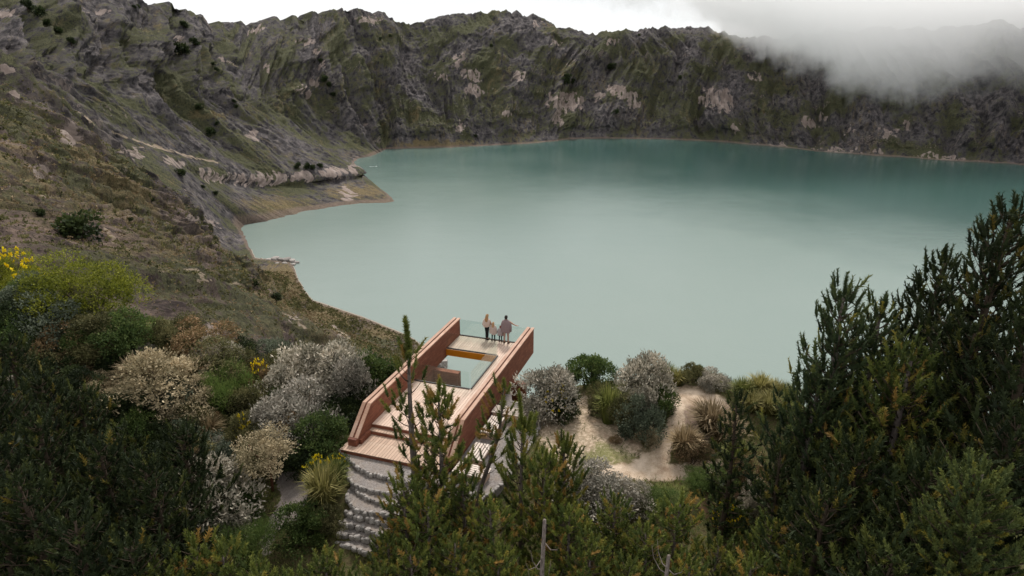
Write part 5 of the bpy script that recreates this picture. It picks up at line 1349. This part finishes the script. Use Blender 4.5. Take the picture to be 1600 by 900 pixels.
# ------------------------------------------------------------------ scattered scrub and lone trees on the crater wall
def on_wall(u, v, rad=3.5, dmin=70):
    q = (np.abs(PU - u) < rad) & (np.abs(PV - v) < rad) & (SV <= 1.0) & (dist > dmin)
    if not q.any(): return None
    i = np.where(q.ravel())[0]; k = i[np.argmin(dist.ravel()[i])]
    return G.reshape(-1, 3)[k]
WALLTREE = []
for i in range(2):
    f, s_ = shrub_mesh('crown', 700 + i, W=2.4, H=2.3, lobes=9, sprigs=260, per=4, leaf=.30, wide=.22)
    f.materials.append(LEAF['dark']); t_ = MB().tube([(0, 0, -.4), (.02, .01, .5), (0, 0, 1.1)], [.09, .07, .05], 6).mesh('trunk', True); t_.materials.append(TWIG); WALLTREE.append((f, t_))
special = {(281, 82): 'larger of two dark trees below the orange scar high on the crater wall', (303, 69): 'smaller of two dark trees below the orange scar high on the crater wall', (133, 372): 'big dark round bush beside the zigzag trail on the near slope',
           (400, 447): 'dark tree beside the lower zigzag trail', (432, 466): 'dark tree just below the lower zigzag trail', (955, 105): 'dark tree beside the pale streaked rock below the far rim', (503, 259): 'tall dark tree on the terrace above the pale cliff', (998, 53): 'single tree standing on the far rim'}
for (u, v, wpx) in [(281, 82, 19), (303, 69, 13), (333, 99, 6), (340, 110, 7), (316, 168, 10), (363, 158, 6), (366, 166, 6), (338, 193, 6), (499, 96, 7), (503, 124, 11), (516, 133, 9), (524, 150, 9), (44, 14, 14), (56, 22, 14), (75, 37, 9), (92, 49, 9), (115, 68, 10), (212, 10, 5), (220, 10, 6),
                    (290, 40, 10), (955, 105, 11), (998, 53, 4), (885, 128, 12), (895, 132, 12), (890, 122, 11), (966, 178, 11), (133, 372, 46), (400, 447, 14), (432, 466, 13), (503, 259, 8), (470, 260, 10), (482, 260, 10), (493, 261, 8), (745, 212, 6), (328, 208, 13), (285, 272, 12), (340, 303, 7), (320, 293, 6), (595, 60, 5), (610, 55, 5), (770, 70, 5), (1060, 120, 6), (240, 312, 6), (60, 335, 12), (205, 345, 9)]:
    p = on_wall(u, v)
    if p is None: continue
    sl = float(np.linalg.norm(p - np.array([0, 0, CAM_H]))); w_ = wpx * sl / FPX
    root = empty('tree', (p[0], p[1], p[2] - .05 * w_), pr.uniform(0, 6.28)); f, t_ = WALLTREE[pr.randrange(2)]
    for n_, me in (('crown', f), ('trunk', t_)):
        o = link(n_, me, None, root); o.scale = (w_ / 2.2, w_ / 2.2, w_ / 2.4)
    tag(root, special.get((u, v), 'small dark tree dotted on the crater wall'), 'tree', 'lone dark trees on the crater wall')
def scrub(name, n, seed, mat, size, lo, hi, bias):
    rg = np.random.default_rng(seed)
    ok = np.where(((dist > lo) & (dist < hi) & (SV > .02) & (SV < .98) & (PU > -60) & (PU < 760) & (PV > 120) & (PV < 640) & (rock < .5) & (trail < .3)).ravel())[0]
    wgt = np.clip(bias.ravel()[ok], .03, 1) * dist.ravel()[ok] ** .3
    k = rg.choice(ok, n, p=wgt / wgt.sum()); P = G.reshape(-1, 3)[k] + rg.normal(size=(n, 3)) * np.array([1.2, 1.2, 0]); per = 8
    s_ = size * rg.uniform(.5, 1.5, n) * np.clip(dist.ravel()[k] / 420, .45, 1.5)
    Pl = np.repeat(P, per, 0) + rg.normal(size=(n * per, 3)) * (np.repeat(s_, per) * .32)[:, None] * np.array([1, 1, .4]); 
    D_ = unit(rg.normal(size=(n * per, 3)) * .7 + np.array([0, 0, .9]))
    V, F = leaf_quads(Pl - D_ * .1, D_, np.repeat(s_, per) * rg.uniform(.5, 1, n * per), np.repeat(s_, per) * .5, rg)
    t = np.clip(np.repeat(rg.normal(.5, .2, n), per) + rg.normal(0, .1, n * per), 0, 1)
    o = link(name, mesh_np(name, V, F, dict(tint=np.repeat(t, 4))), mat); return o
gn = fbm(ARC / 40, UP / 40, 4)
tag(scrub('scrub', 15000, 81, LEAF['olive'], 1.5, 85, 1150, .25 + gn), 'low dark scrub covering the near crater slope', kind='stuff')
tag(scrub('bunch_grass', 15000, 82, LEAF['dry'], 1.0, 85, 1150, .3 - gn), 'golden bunch grass covering the near crater slope', kind='stuff')

# ------------------------------------------------------------------ boulder on the lake shore, boat with its wake, hut on the far rim
bp = on_z(690, 574, LAKE_Z)
bm_ = rock_mesh('lake_boulder', 77, .6, 4); bm_.materials.append(STONE)
bo = link('lake_boulder', bm_, None, None, (bp[0], bp[1], LAKE_Z + 3)); bo.scale = (17, 12, 17); tag(bo, 'grey boulder at the lake shore seen through the deck opening', 'boulder')
plant(733, 606, 26, 30, 'olive', 'shrub below the deck seen through its opening')
wp = on_z(588, 260, LAKE_Z)
WHITE = NT('white_paint'); WHITE = WHITE.done(WHITE.principled((0.8, 0.8, 0.78), .4)); FOAM = NT('foam'); FOAM = FOAM.done(FOAM.principled((0.75, 0.8, 0.78), .7))
root = empty('motorboat', (wp[0], wp[1], LAKE_Z), R(-12)); b = MB()
hull = [(-3.2, -1.0), (2.0, -1.1), (3.8, 0), (2.0, 1.1), (-3.2, 1.0)]
b.prism(hull, -.2, .9); b.build('hull', WHITE, root); MB().box((-1.2, -.7, .9), (.6, .7, 1.9)).build('cabin', WHITE, root)
b = MB(); b.add([(3.2, 0, .05), (-26, -2.6, .05), (-27, -1.2, .05), (-6, 0, .05), (-27, 1.2, .05), (-26, 2.6, .05)], [(0, 1, 2, 3), (0, 3, 4, 5)]); b.build('wake', FOAM, root)
root.scale = (.8, .8, .8)
root.rotation_euler = (0, 0, R(8)); tag(root, 'tiny white motorboat leaving a wake off the terrace point', 'boat')
p = on_wall(1078, 50, 5)
if p is not None:
    root = empty('hut', (p[0], p[1], p[2] - 1)); MB().box((-5, -4, 0), (5, 4, 7)).build('wall', STONE, root)
    b = MB(); b.add([(-6, -5, 7), (6, -5, 7), (6, 5, 7), (-6, 5, 7), (0, -5, 10.5), (0, 5, 10.5)], [(0, 1, 4), (2, 3, 5), (0, 4, 5, 3), (1, 2, 5, 4), (0, 3, 2, 1)]); b.build('roof', TWIG, root)
    tag(root, 'small hut on the far crater rim beside the cloud', 'hut')

for i, (u, v, r_) in enumerate([(438, 405, 9), (447, 404, 13), (456, 405, 10), (465, 406, 14), (474, 407, 11), (481, 409, 7), (476, 412, 7), (462, 411, 9), (450, 411, 7)]):
    p = on_z(u - 17, v + 2, LAKE_Z)
    o = link('shore_rock', ROCKS[i % 6], None, None, (p[0], p[1], LAKE_Z + r_ * .12)); o.scale = (r_ * 1.5, r_ * 1.1, r_ * .9); o.rotation_euler = (0, 0, i * 1.3)
    tag(o, 'brown rock on the small rocky spit of the inland shore', 'rock', 'rocks of the shore spit')
